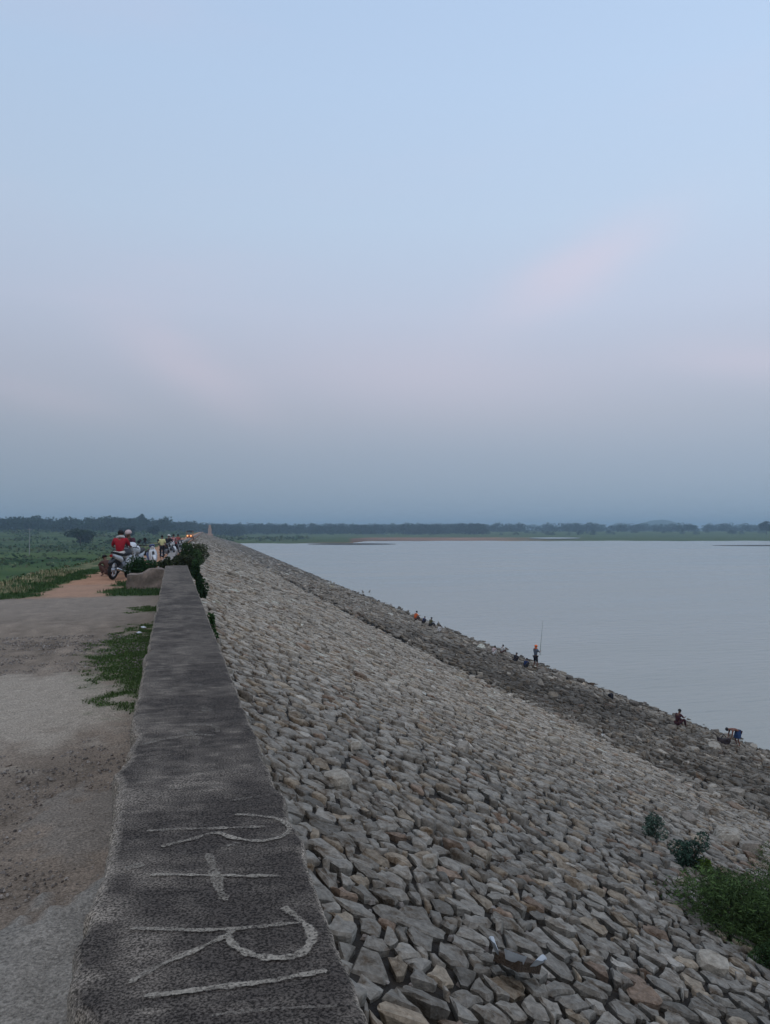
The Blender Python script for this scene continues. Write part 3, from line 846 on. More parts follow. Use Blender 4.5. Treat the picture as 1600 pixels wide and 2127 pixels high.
# far facing: coarse uneven stones
def facing(x0, x1, y0, y1, sx_, sy_, low):
    V, Fc, Cc = [], [], []
    X = x0
    ysl = np.arange(y0, y1, sy_)
    xsl = np.arange(x0, x1, sx_)
    for y in ysl:
        for X in xsl:
            a = X + rnd() * .3 * sx_; b = y + rnd() * .3 * sy_; w, h = sx_ * random.uniform(.6, .95), sy_ * random.uniform(.6, .95)
            i = len(V); zz = random.gauss(0, .04); sh = float(shift(b))
            for (p, q) in ((a, b), (a + w, b), (a + w, b + h), (a, b + h)): V.append((p + sh, q, float(dam_z(p, q)) + zz + random.gauss(0, .05)))
            m4 = [V[i + k] for k in range(4)]
            V.append((m4[0][0] + .05, m4[0][1] + .02, m4[0][2] - .25)); V.append((m4[1][0] - .05, m4[1][1] + .02, m4[1][2] - .25))
            Fc.append((i, i + 1, i + 2, i + 3)); Fc.append((i + 4, i + 5, i + 1, i))
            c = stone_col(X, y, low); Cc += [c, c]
    return V, Fc, Cc
v1, f1, c1 = facing(.3, XB, 112, 420, .62, 1.3, 0)
v2, f2, c2 = facing(XB, 28, 125, 420, .8, 1.6, 1)
o_ = len(v1); v1 += v2; f1 += [tuple(k + o_ for k in q) for q in f2]; c1 += c2
v2, f2, c2 = facing(.3, 28, 420, 610, 1.3, 4, 0)
o_ = len(v1); v1 += v2; f1 += [tuple(k + o_ for k in q) for q in f2]; c1 += c2
tag(mesh_obj('far_stones', v1, f1, M_stone, emb, fcol=c1), kind='stuff')

pts = []
for _ in range(6000):       # chips lying between and on the stones
    y = 1.5 + 24 * rnd() ** 1.4; X = .45 + 11 * rnd() ** 1.2
    if px_of(X, y)[0] > 1900: continue
    s = (.008 + .024 * rnd() ** 2.5) * (1 + y * .03)
    pts.append((X, y, float(dam_z(X, y)) + random.uniform(-.045, -.02), s))
v, f, c = pebble_mesh(pts)
tag(mesh_obj('stone_chips', v, f, M_stone, emb, fcol=c), kind='stuff')
# loose boulders
def boulder(s, flat=.6, seed=0):
    import bmesh
    bm = bmesh.new(); bmesh.ops.create_icosphere(bm, subdivisions=2, radius=1)
    for v in bm.verts:
        k = 1 + .35 * mn.noise(v.co * 1.3 + Vector((seed * 7.1, 0, 0)))
        v.co = Vector((v.co.x * k * s, v.co.y * k * s * .8, v.co.z * k * s * flat))
        for ax in range(3):
            L = s * (.72, .6, .5 * flat)[ax]; v.co[ax] = max(-L, min(L, v.co[ax])) * .8 + v.co[ax] * .2
    me = bpy.data.meshes.new('boulder'); bm.to_mesh(me); bm.free(); return me
bmesh_pool = []
for k in range(10):
    c = [(.28, .25, .21), (.22, .195, .165), (.34, .31, .26), (.15, .133, .115)][k % 4]
    me = boulder(1.0, random.uniform(.5, .8), k)
    a = me.attributes.new('tint', 'FLOAT_COLOR', 'FACE'); a.data.foreach_set('color', [*c, 1] * len(me.polygons))
    me.materials.append(M_stone); bmesh_pool.append(me)
marks = [(1510, 1745, .34, 2), (1560, 1770, .26, 0), (1470, 1690, .26, 0), (1430, 1705, .18, 1), (1415, 1652, .17, 2), (1480, 1635, .14, 2), (1440, 1560, .3, 2), (1485, 1556, .42, 2), (1395, 1514, .32, 0),
         (1150, 1545, .26, 2), (700, 1630, .17, 2), (893, 1795, .10, 2), (1410, 1835, .09, 2), (1480, 2010, .13, 2), (960, 1560, .18, 0), (740, 1555, .16, 2), (1530, 1650, .25, 0)]
for (px, py, s, k) in marks:
    p = hit(px, py); o = bpy.data.objects.new('boulder', bmesh_pool[k + (4 if rnd() < .5 else 0)]); col.objects.link(o); o.parent = emb
    o.location = p + Vector((0, 0, s * .2)); o.scale = (s, s * random.uniform(.7, 1), s * .9); o.rotation_euler = (random.uniform(-.2, .2), random.uniform(0, .3), random.uniform(0, 6))
for k in range(110):            # ragged waterline
    y = 22 + 130 * (k / 110) + random.uniform(-.6, .6); X = XW + random.uniform(-1.6, .5); s = random.uniform(.12, .30)
    o = bpy.data.objects.new('boulder', random.choice(bmesh_pool)); col.objects.link(o); o.parent = emb
    x = X + float(shift(y)); o.location = (x, y, surf(x, y) + s * .25); o.scale = (s, s, s); o.rotation_euler = (random.uniform(-.3, .3), random.uniform(-.3, .3), random.uniform(0, 6))

# ------------------------------------------------------------------ shrubs
def shrub(px, py, w, h, label, base, n=2500, leaf=.02, name='shrub', depth_=None, clumps=9, group=None, dz=0.0, flat=.5):
    p = hit(px, py); root = empty(name, (p.x, p.y, p.z + dz)); tag(root, label, name.replace('_', ' '), group)
    V, Fc, Cc = [], [], []; stems_v, stems_f = [], []
    for k in range(clumps):
        a = random.uniform(0, 2 * PI); q = w * .5 * random.uniform(.0, .8); hz = h * random.uniform(.06, .85) * (1 - .35 * (q / (w * .5)) ** 2)
        c = (math.cos(a) * q, math.sin(a) * q * .8, hz); f = random.uniform(.6, 1.35)
        foliage_cloud(V, Fc, Cc, c, (w * random.uniform(.14, .3), w * random.uniform(.14, .3), h * random.uniform(.14, .3)), n // clumps, leaf, [b * f for b in base], spread=.45, slim=.5 if name != 'bush' else .22)
        v, fc = tube_path([(0, 0, -.08), (c[0] * .4, c[1] * .4, hz * .5), c], [.012 * h + .004, .008 * h + .003, .002], 5)
        o = len(stems_v); stems_v += v; stems_f += [tuple(i + o for i in t) for t in fc]
    mesh_obj('foliage', V, Fc, M_leaf, root, fcol=Cc); mesh_obj('stem', stems_v, stems_f, M_bark, root)
    return root
def at_p(px, dep): 
    q = at_depth(px, 1100, dep); return q
def shrub_w(x, y, w, h, label, base, **k):
    px, dz = px_of(x, y); z = surf(x, y); py = 1100 + F * (1.6 - z) / dz
    return shrub(px, py, w, h, label, base, **k)
DG = (.028, .058, .02)
shrub_w(.70, 22.2, .60, 1.0, 'round dark green shrub just past the end of the parapet on the stones', DG, n=3000, leaf=.035)
shrub_w(.35, 26.0, 1.0, 1.05, 'brownish green shrub directly behind the end of the parapet', (.05, .06, .028), n=3400, leaf=.04)
shrub_w(.55, 31.0, 1.3, 1.35, 'tall green shrub growing over the far parapet', (.04, .07, .025), n=3600, leaf=.045)
shrub_w(.95, 39.0, 1.5, 1.5, 'olive shrub further along the far parapet', (.055, .07, .03), n=3200, leaf=.05)
shrub_w(1.2, 50.0, 1.9, 1.6, 'farthest large shrub overgrowing the parapet', (.06, .07, .03), n=3000, leaf=.06)
shrub_w(-.95, 23.6, 1.0, .92, 'dark green bush behind the masonry block beside the motorcycle', (.022, .055, .018), n=4500, leaf=.03, clumps=12)
shrub_w(-.18, 24.2, .75, .8, 'olive shrub filling the gap between the two parapets', (.06, .075, .032), n=2400, leaf=.04)
shrub_w(.62, 13.4, .3, .42, 'small bright green plant against the right side of the parapet', (.035, .085, .022), n=700, leaf=.025)
shrub(1355, 1742, .34, .36, 'small pale bluish green shrub alone on the stones', (.075, .115, .085), n=1500, leaf=.014)
shrub(1432, 1800, .42, .40, 'dark green plant beside the pale boulder', (.035, .065, .045), n=1800, leaf=.016)
shrub(1462, 1812, .2, .34, 'bright yellow green sprig rising beside the pale boulder', (.09, .15, .02), n=420, leaf=.02, clumps=5)
shrub(1562, 1945, 1.45, .52, 'large feathery green bush at the right edge of the stones', (.062, .10, .032), name='bush', n=17000, leaf=.022, clumps=60)
shrub(1660, 1900, 1.3, .7, 'feathery green bush cut by the right edge of the picture', (.055, .09, .027), name='bush', n=9000, leaf=.017, clumps=24)
shrub(1500, 1870, .6, .32, 'low straggly green growth left of the feathery bush', (.06, .09, .035), n=5200, leaf=.016, clumps=20, name='bush')
shrub(1598, 2010, .45, .3, 'small green tuft at the right edge below the feathery bush', (.035, .065, .022), n=2500, leaf=.011, clumps=10)
V, Fc, Cc = [], [], []
for k in range(1700):     # scrub and hedges over the field
    px = random.uniform(-250, 640); dep = 70 + 780 * rnd() ** 1.3
    if px > 330 and dep < 600: continue
    p = at_depth(px, 1100, dep); 
    if p.x - float(shift(p.y)) > -22 and dep < 640: continue
    if FN(p.x * .3, p.y, .02, 2, 9.0) < .02 and rnd() < .75: continue
    z, _, wet, _ = land(p.x, p.y)
    if wet > .1 or z < -8.6: continue
    w = .5 + dep * .006; f = random.uniform(.6, 1.3)
    foliage_cloud(V, Fc, Cc, (p.x, p.y, z + w * .2), (w * 1.6, w, w * .35), 9, w * .35, [b * f for b in random.choice([(.05, .09, .035), (.07, .10, .04), (.10, .12, .055)])], spread=.3)
tag(mesh_obj('scrub', V, Fc, M_leaf, fcol=Cc), 'low scrub dotted over the green field', 'scrub', kind='stuff')
V, Fc, Cc = [], [], []
for k in range(900):     # plants in the verge of the bank
    y = random.uniform(20, 75); X = random.uniform(-8.5, -4.7); x = X + float(shift(y)); z = surf(x, y)
    d = rnd() < .35
    foliage_cloud(V, Fc, Cc, (x, y, z + .06), (.12, .12, .1), 8, .05, (.26, .22, .13) if d else (.045, .08, .03), spread=.4)
tag(mesh_obj('verge_weeds', V, Fc, M_leaf, fcol=Cc), 'weeds and dry tufts on the left shoulder of the dam', 'weeds', kind='stuff')

# ------------------------------------------------------------------ litter
M_white = mat('white_plastic', (.55, .58, .6), var=.12, scale=20, rough=.5)
M_brownm = mat('brown_rag', (.07, .05, .035), var=.4, scale=30, bump=.6)
lp = hit(1072, 2040); lt = empty('torn_container', (lp.x, lp.y, lp.z + .075)); lt.scale = (1.35, 1.35, 1.1); lt.rotation_euler = (0, .36, .5); tag(lt, 'torn brown container with white rim pieces lying on the stones', 'litter')
v, f = rough_box(-.065, .065, -.06, .06, 0, .045, 6, .018, 3); mesh_obj('wrapper', v, f, M_brownm, lt)
for (a0, a1, h, r0) in ((1.75, 2.8, .075, .085), (3.2, 4.0, .07, .08), (4.4, 5.8, .06, .075)):
    n = 9; V, Fc = [], []
    for i in range(n):
        a = a0 + (a1 - a0) * i / (n - 1)
        for k in range(3):
            r = r0 + .006 * N(a * 2, k * .7, h * 90) + .014 * k; z = .035 + h * .6 * k / 2 + .006 * N(a * 2.2, k, 2)
            V.append((math.cos(a) * r, math.sin(a) * r, z))
    Fc = [(3 * i + k, 3 * i + 3 + k, 3 * i + 4 + k, 3 * i + 1 + k) for i in range(n - 1) for k in range(2)]
    o = len(V); V += [(a_ * .96, b_ * .96, c_) for a_, b_, c_ in V]; Fc += [tuple(k + o for k in reversed(q)) for q in Fc]
    mesh_obj('torn_flap', V, Fc, M_white, lt)
for (px, py, lab, s) in ((299, 1304, 'crumpled white scrap on the grass nearer the far end', .06), (289, 1315, 'second white scrap lying on the grass just in front of the first', .05)):
    p = at_z(px, py, .02)
    V = [(math.cos(a) * s * random.uniform(.6, 1.1), math.sin(a) * s * random.uniform(.6, 1.1), random.uniform(0, .02)) for a in np.linspace(0, 5.5, 7)] + [(0, 0, .03)]
    o = mesh_obj('paper_scrap', V, [(i, (i + 1) % 7, 7) for i in range(7)], M_white); o.location = p; tag(o, lab, 'litter')

# ------------------------------------------------------------------ people
def plain(name, c, rough=.8, **k):
    if name in bpy.data.materials: return bpy.data.materials[name]
    return mat(name, c, rough=rough, var=k.pop('var', .15), scale=k.pop('scale', 12), coord='Object', **k)
SKIN = plain('brown_skin', (.16, .085, .055), .6); HAIR = plain('black_hair', (.012, .011, .011), .6)
def skin_mesh(name, joints, edges, m, parent, sub=1, extra=None):
    """grow one continuous surface along a joint graph"""
    names = list(joints); me = bpy.data.meshes.new(name)
    me.from_pydata([joints[n][:3] for n in names], [(names.index(a), names.index(b)) for a, b in edges], [])
    o = bpy.data.objects.new(name, me); col.objects.link(o)
    md = o.modifiers.new('skin', 'SKIN'); md.use_smooth_shade = True
    if not me.skin_vertices: me.attributes  # created with the modifier below
    bpy.context.view_layer.objects.active = o
    if not me.skin_vertices:
        import bmesh
        bm = bmesh.new(); bm.from_mesh(me); bm.verts.layers.skin.verify(); bm.to_mesh(me); bm.free()
    for i, n in enumerate(names):
        sv = me.skin_vertices[0].data[i]; r = joints[n][3]; r2 = joints[n][4] if len(joints[n]) > 4 else r
        sv.radius = (r, r2); sv.use_root = (i == 0)
    s = o.modifiers.new('sub', 'SUBSURF'); s.levels = sub
    bpy.context.view_layer.update()
    dg = bpy.context.evaluated_depsgraph_get()
    m2 = bpy.data.meshes.new_from_object(o.evaluated_get(dg)); m2.name = name
    bpy.data.objects.remove(o); bpy.data.meshes.remove(me)
    m2.materials.clear()
    if extra:
        import bmesh
        bm = bmesh.new(); bm.from_mesh(m2)
        for (c, r, sc) in extra:
            g = bmesh.ops.create_uvsphere(bm, u_segments=8, v_segments=6, radius=r)
            for v in g['verts']: v.co = Vector((v.co.x * sc[0], v.co.y * sc[1], v.co.z * sc[2])) + Vector(c)
        bm.to_mesh(m2); bm.free()
    m2.materials.append(m)
    m2.polygons.foreach_set('use_smooth', np.ones(len(m2.polygons), dtype=bool))
    r = bpy.data.objects.new(name, m2); col.objects.link(r); r.parent = parent
    return r
POSES = {
 'stand_rod': dict(pel=(0, 0, .93), spi=(0, .01, 1.1), che=(0, .02, 1.33), nec=(0, .02, 1.48), hea=(0, .04, 1.6), sh=(.17, .01, 1.41),
     elL=(-.26, .12, 1.18), haL=(-.08, .36, 1.2), elR=(.27, .13, 1.22), haR=(.12, .40, 1.3), hip=(.09, 0, .88), kn=(.13, .03, .48), an=(.15, -.02, .07), look=(0, 1, 0)),
 'stand': dict(pel=(0, 0, .93), spi=(0, .01, 1.1), che=(0, .02, 1.33), nec=(0, .02, 1.48), hea=(0, .04, 1.6), sh=(.18, .0, 1.41),
     elL=(-.25, -.02, 1.13), haL=(-.22, .18, .98), elR=(.25, -.02, 1.13), haR=(.23, .14, .9), hip=(.09, 0, .88), kn=(.11, .03, .48), an=(.12, -.02, .07), look=(0, 1, 0)),
 'sit': dict(pel=(0, 0, .30), spi=(0, .0, .47), che=(0, .08, .68), nec=(0, .13, .82), hea=(0, .17, .93), sh=(.17, .08, .76),
     elL=(-.24, .24, .58), haL=(-.10, .46, .58), elR=(.24, .24, .58), haR=(.12, .5, .60), hip=(.09, .02, .27), kn=(.16, .38, .48), an=(.13, .50, .07), look=(0, 1, 0)),
 'crouch': dict(pel=(0, 0, .22), spi=(0, .04, .38), che=(0, .16, .56), nec=(0, .22, .69), hea=(0, .28, .79), sh=(.17, .16, .64),
     elL=(-.24, .34, .5), haL=(-.08, .5, .36), elR=(.24, .34, .5), haR=(.08, .52, .38), hip=(.1, .02, .2), kn=(.2, .34, .5), an=(.14, .16, .07), look=(0, 1, 0)),
 'bend': dict(pel=(0, -.12, .84), spi=(0, .05, .95), che=(0, .30, .98), nec=(0, .46, .99), hea=(0, .58, .98), sh=(.16, .34, .95),
     elL=(-.2, .42, .66), haL=(-.12, .48, .42), elR=(.2, .40, .66), haR=(.12, .50, .40), hip=(.1, -.12, .8), kn=(.15, .02, .44), an=(.16, -.08, .07), look=(0, .9, -.35)),
 'ride': dict(pel=(0, -.08, .83), spi=(0, -.05, 1.0), che=(0, .03, 1.2), nec=(0, .06, 1.34), hea=(0, .09, 1.45), sh=(.18, .03, 1.27),
     elL=(-.28, .14, 1.05), haL=(-.3, .42, 1.02), elR=(.28, .14, 1.05), haR=(.3, .42, 1.02), hip=(.1, -.06, .8), kn=(.23, .28, .62), an=(.2, .05, .3), look=(0, 1, 0)),
}
def person(loc, rz, pose, label, shirt=None, legs=None, s=1.0, shorts=True, headwear=None, scarf=None, lungi=None, group=None, hair=True, skin=SKIN, lean=0.0):
    root = empty('person', loc, rz); root.scale = (s, s, s); tag(root, label, 'person', group)
    P = POSES[pose]; J = {}; E = []
    def add(n, p, r, r2=None): J[n] = (*p, r) if r2 is None else (*p, r, r2)
    add('pel', P['pel'], .12, .09); add('spi', P['spi'], .115, .085); add('che', P['che'], .14, .10); add('nec', P['nec'], .05)
    h = Vector(P['hea']); nk = Vector(P['nec']); up = (h - nk).normalized()
    add('hea', h, .082, .09); add('top', h + up * .085, .062, .068)
    E += [('pel', 'spi'), ('spi', 'che'), ('che', 'nec'), ('nec', 'hea'), ('hea', 'top')]
    for sd_, q in ((-1, 'L'), (1, 'R')):
        sx_, sy_, sz_ = P['sh']; add('sh' + q, (sx_ * sd_, sy_, sz_), .06); add('el' + q, P['el' + q], .038); 
        el, ha = Vector(P['el' + q]), Vector(P['ha' + q]); d = (ha - el).normalized()
        add('wr' + q, ha - d * .05, .026); add('pa' + q, ha, .034, .018)
        E += [('che', 'sh' + q), ('sh' + q, 'el' + q), ('el' + q, 'wr' + q), ('wr' + q, 'pa' + q)]
        side = d.cross(Vector((0, 0, 1))); side = side.normalized() if side.length > .1 else Vector((1, 0, 0)); dn = d.cross(side)
        for f in range(4):
            b = ha + d * .03 + side * (.024 - .016 * f); L = (.055, .065, .06, .045)[f]
            t = b + d * L * .7 + dn * L * .5
            add(f'f{f}{q}', b, .0085); add(f'g{f}{q}', t, .0075); E += [('pa' + q, f'f{f}{q}'), (f'f{f}{q}', f'g{f}{q}')]
        add('th' + q, ha + side * .045 - d * .005, .009); add('tt' + q, ha + side * .055 + d * .035, .008); E += [('pa' + q, 'th' + q), ('th' + q, 'tt' + q)]
        hx, hy, hz_ = P['hip']; kx, ky, kz = P['kn']; ax, ay, az_ = P['an']
        if pose == 'stand_rod' and q == 'L': ay -= .06
        add('hi' + q, (hx * sd_, hy, hz_), .085); add('kn' + q, (kx * sd_, ky, kz), .055); add('an' + q, (ax * sd_, ay, az_), .036); add('to' + q, (ax * sd_ * 1.1, ay + .15, max(.03, az_ - .045)), .035, .022)
        E += [('pel', 'hi' + q), ('hi' + q, 'kn' + q), ('kn' + q, 'an' + q), ('an' + q, 'to' + q)]
    fwd = Vector(P['look']); fwd = (fwd - up * fwd.dot(up)).normalized(); sd2 = fwd.cross(up)
    ex = [(h + fwd * .088 - up * .01, .016, (1, 1, 1.4))] + [(h + sd2 * (.08 * k), .02, (.5, 1, 1.3)) for k in (-1, 1)]
    skin_mesh('body', J, E, skin, root, 1, ex)
    for k in (-1, 1):
        v, f = tube_path([h + fwd * .074 + sd2 * .03 * k + up * .012, h + fwd * .090 + sd2 * .03 * k + up * .012], .009, 6); mesh_obj('eye', v, f, HAIR, root)
    v, f = tube_path([h + fwd * .082 - up * .045 - sd2 * .022, h + fwd * .089 - up * .045, h + fwd * .082 - up * .045 + sd2 * .022], .005, 5); mesh_obj('mouth', v, f, HAIR, root)
    def cap(name, m, c, r, sc, zcut=-.2):
        import bmesh
        bm = bmesh.new(); bmesh.ops.create_icosphere(bm, subdivisions=3, radius=1)
        for vv in bm.verts:
            if vv.co.z < zcut: vv.co.z = zcut + (vv.co.z - zcut) * .1
            vv.co *= 1 + .05 * mn.noise(vv.co * 4)
            q_ = vv.co; vv.co = Vector(c) + sd2 * (q_.x * r * sc[0]) + fwd * (q_.y * r * sc[1]) + up * (q_.z * r * sc[2])
        me = bpy.data.meshes.new(name); bm.to_mesh(me); bm.free(); me.materials.append(m)
        me.polygons.foreach_set('use_smooth', np.ones(len(me.polygons), dtype=bool))
        o = bpy.data.objects.new(name, me); col.objects.link(o); o.parent = root; return o
    if hair: cap('hair', HAIR, h + up * .035 - fwd * .018, .108, (.92, 1, 1), -.25)
    if headwear: cap('cap' if headwear[1] == 'cap' else 'helmet', headwear[0], h + up * .05 - fwd * .008, .118, (1, 1.08, .95), -.3)
    if scarf:
        v, f = tube_path([h - up * .10 + sd2 * .10, h - up * .11 - fwd * .1, h - up * .10 - sd2 * .10, h - up * .12 + fwd * .09, h - up * .10 + sd2 * .10], .05, 7); mesh_obj('scarf', v, f, scarf, root, smooth=True)
    if shirt:
        K = {k: J[k] for k in ('spi', 'che', 'shL', 'shR', 'elL', 'elR')}
        pl_ = Vector(P['pel']); 
        T = {'hem': (*(pl_ + (Vector(P['spi']) - pl_) * .05), .155, .12), 'spi': (*P['spi'], .14, .11), 'che': (*P['che'], .165, .12), 'col': (*(nk - up * .05), .075)}
        for q in 'LR': T['sh' + q] = (*J['sh' + q][:3], .078); e = Vector(J['sh' + q][:3]).lerp(Vector(J['el' + q][:3]), .92); T['sl' + q] = (*e, .058)
        skin_mesh('shirt', T, [('hem', 'spi'), ('spi', 'che'), ('che', 'col'), ('che', 'shL'), ('che', 'shR'), ('shL', 'slL'), ('shR', 'slR')], shirt, root, 1)
    if legs:
        T = {'pel': (*P['pel'], .15, .12)}; Ed = []
        for q in 'LR':
            T['hi' + q] = (*J['hi' + q][:3], .10)
            kn, an = Vector(J['kn' + q][:3]), Vector(J['an' + q][:3])
            if shorts: T['k' + q] = (*Vector(J['hi' + q][:3]).lerp(kn, .93), .085); Ed += [('pel', 'hi' + q), ('hi' + q, 'k' + q)]
            else: T['k' + q] = (*kn, .075); T['a' + q] = (*kn.lerp(an, .92), .062); Ed += [('pel', 'hi' + q), ('hi' + q, 'k' + q), ('k' + q, 'a' + q)]
        skin_mesh('shorts' if shorts else 'trousers', T, Ed, legs, root, 1)
    if lungi:
        p0 = Vector(P['pel']); V, Fc = [], []; n = 18
        for i, (zt, rx, ry) in enumerate(((.08, .16, .13), (0, .2, .17), (-.18, .235, .18), (-.36, .25, .17))):
            for k in range(n):
                a = 2 * PI * k / n; fr = 1 + .06 * math.sin(a * 5) * i * .5
                V.append((p0.x + math.cos(a) * rx * fr, p0.y + .035 * i + math.sin(a) * ry * fr, p0.z + zt))
        for i in range(3):
            for k in range(n): Fc.append((i * n + k, i * n + (k + 1) % n, (i + 1) * n + (k + 1) % n, (i + 1) * n + k))
        mesh_obj('lungi', V, Fc, lungi, root, smooth=True)
    return root
c_red = plain('red_cloth', (.32, .012, .022)); c_white = plain('white_cloth', (.55, .53, .5)); c_black = plain('black_cloth', (.015, .015, .02))
c_grey = plain('grey_blue_cloth', (.10, .125, .16)); c_yel = plain('yellow_cloth', (.62, .60, .30)); c_pink = plain('pink_cloth', (.42, .2, .2))
c_mar = plain('maroon_cloth', (.055, .016, .02)); c_orange = plain('orange_cloth', (.75, .14, .03)); c_navy = plain('navy_cloth', (.015, .03, .085))
c_olive = plain('olive_cloth', (.1, .095, .05)); c_green = plain('grey_green_cloth', (.13, .17, .14)); c_brown = plain('brown_cloth', (.09, .045, .035))
c_plum = plain('plum_cloth', (.07, .025, .04)); c_pale = plain('pale_pink_cloth', (.55, .42, .4)); c_blue = plain('blue_cloth', (.02, .05, .13))
def foot(px, py): return hit(px, py)
def face_to(px_right): return None
G_F = 'people fishing along the waterline'
# standing angler
p = foot(1113, 1389)
person(p, R(-70), 'stand_rod', 'person standing at the water in an orange cap and black shorts, holding a rod', c_grey, c_black, 1.0 * height_for(1113, 1341, p) / 1.70, True, (c_orange, 'cap'), scarf=c_orange, group=G_F)
rb = p + Vector((.45, .22, 1.12)); rt = at_depth(1128, 1288, depth(rb))
v, f = tube_path([(rb - p) * 1 - Vector((0, 0, .25)), (rb - p), (rt - p)], [.02, .018, .006], 6)
o = mesh_obj('fishing_rod', v, f, plain('rod_green', (.16, .2, .14))); o.location = p; tag(o, 'thin fishing rod held upright by the standing angler in the orange cap', 'fishing rod')
p = foot(1408, 1511); person(p, R(-80), 'sit', 'person in dark maroon sitting at the water with arms stretched forward', c_mar, c_mar, height_for(1408, 1475, p) / 1.02, False, group=G_F)
p = foot(1531, 1549); bp_ = p
person(p, R(82), 'bend', 'bare-chested person in a blue lungi bending over at the water', None, c_plum, height_for(1525, 1511, p) / 1.08, True, lungi=c_blue, group=G_F, skin=plain('tanned_skin', (.19, .09, .065)))
p = foot(1504, 1546); q = empty('bag', (p.x, p.y, p.z + .02)); tag(q, 'dark fishing bag lying on the rocks below the bending person', 'bag')
v, f = rough_box(-.24, .2, -.14, .14, 0, .22, 6, .08, 4); mesh_obj('sack', v, f, plain('dark_canvas', (.03, .02, .02)), q, smooth=True)
v, f = tube_path([(-.15, 0, .25), (0, 0, .42), (.12, 0, .27)], .02, 6); mesh_obj('strap', v, f, c_black, q)
rt = at_depth(1480, 1519, depth(p)); v, f = tube_path([Vector((-.1, 0, .1)), rt - p], [.022, .012], 6); o = mesh_obj('stick', v, f, c_black); o.location = p
tag(o, 'thin stick propped slanting on the dark bag beside the bending person', 'stick')
def fisher(px, py, top, pose, ref, label, sh, lg, rz=-75, **k):
    p = foot(px, py); return person(p, R(rz), pose, label, sh, lg, max(.7, min(1.25, height_for(px, top, p) / ref)), k.pop('shorts', False), group=G_F, **k)
fisher(1043, 1359, 1340, 'sit', 1.02, 'person in a white shirt sitting at the water beyond the orange cap', c_white, c_brown)
fisher(1024, 1360, 1346, 'crouch', .88, 'person in pale clothes crouching at the water left of the sitting white shirt', c_pale, c_white)
fisher(1069, 1375, 1361, 'crouch', .88, 'person in black crouching between the white shirt and the orange cap', c_black, c_black)
fisher(1090, 1388, 1375, 'crouch', .88, 'person in navy crouching low just left of the angler in the orange cap', c_navy, c_black)
fisher(863, 1291, 1270, 'sit', 1.02, 'person in an orange red shirt with a pale scarf, farthest at the water', c_orange, c_brown, scarf=c_white)
fisher(879, 1295, 1281, 'crouch', .88, 'person in dark clothes crouching right of the orange red shirt', c_navy, c_black, scarf=c_pale)
fisher(894, 1303, 1283, 'sit', 1.02, 'person in an olive shirt and black trousers sitting at the water', c_olive, c_black)
fisher(911, 1313, 1299, 'crouch', .88, 'person in white crouching at the water right of the olive shirt', c_white, c_white)
p = foot(1268, 1451); o = mesh_obj('bag', *rough_box(-.12, .12, -.12, .12, 0, .26, 5, .1, 5), c_black, smooth=True); o.location = p; tag(o, 'small black bag left on the rocks at the water left of the maroon person', 'bag')
for (px, py) in ((1155, 1400), (1318, 1467), (1183, 1412), (1207, 1418)):
    p = hit(px, py); o = bpy.data.objects.new('boulder', bmesh_pool[3]); col.objects.link(o); o.parent = emb; s = .3
    o.location = p + Vector((0, 0, .15)); o.scale = (s, s, s * 1.2)

# ------------------------------------------------------------------ motorcycles
def torus(R0, r, n=22, m_=7, sx=1.0):
    V, Fc = [], []
    for i in range(n):
        a = 2 * PI * i / n
        for j in range(m_):
            b = 2 * PI * j / m_; q = R0 + r * math.cos(b)
            V.append((r * math.sin(b) * sx, q * math.cos(a), q * math.sin(a)))
    for i in range(n):
        for j in range(m_): Fc.append((i * m_ + j, ((i + 1) % n) * m_ + j, ((i + 1) % n) * m_ + (j + 1) % m_, i * m_ + (j + 1) % m_))
    return V, Fc
def shifted(vf, d, base=None):
    v, f = vf; v = [Vector(p) + Vector(d) for p in v]
    if base: 
        o = len(base[0]); base[0].extend(v); base[1].extend([tuple(i + o for i in t) for t in f]); return base
    return [v, [tuple(t) for t in f]]
def loft(secs, n=12):
    """secs: (y, z, half width, half height)"""
    V, Fc = [], []
    for (y, z, w, h) in secs:
        for k in range(n):
            a = 2 * PI * k / n; ca, sa = math.cos(a), math.sin(a)
            V.append((w * math.copysign(abs(ca) ** .75, ca), y, z + h * math.copysign(abs(sa) ** .75, sa)))
    for i in range(len(secs) - 1):
        for k in range(n): Fc.append((i * n + k, i * n + (k + 1) % n, (i + 1) * n + (k + 1) % n, (i + 1) * n + k))
    Fc.append(tuple(range(n))); Fc.append(tuple((len(secs) - 1) * n + k for k in range(n))[::-1])
    return V, Fc
TYRE = plain('tyre', (.018, .018, .019)); RIM = plain('wheel_metal', (.5, .5, .52), .35, metal=.7); CHR = plain('chrome', (.5, .5, .5), .25, metal=.9)
PB = plain('black_paint', (.015, .016, .02), .3, spec=.5); PW = plain('white_paint', (.62, .64, .66), .3, spec=.5); SEAT = plain('seat_black', (.02, .02, .02), .7)
PBL = plain('blue_paint', (.02, .03, .12), .3, spec=.5); PR = plain('red_paint', (.25, .02, .02), .3, spec=.5)
M_red_lens = plain('red_lens', (.3, .01, .01), .3); M_head = plain('lens', (.6, .6, .58), .2)
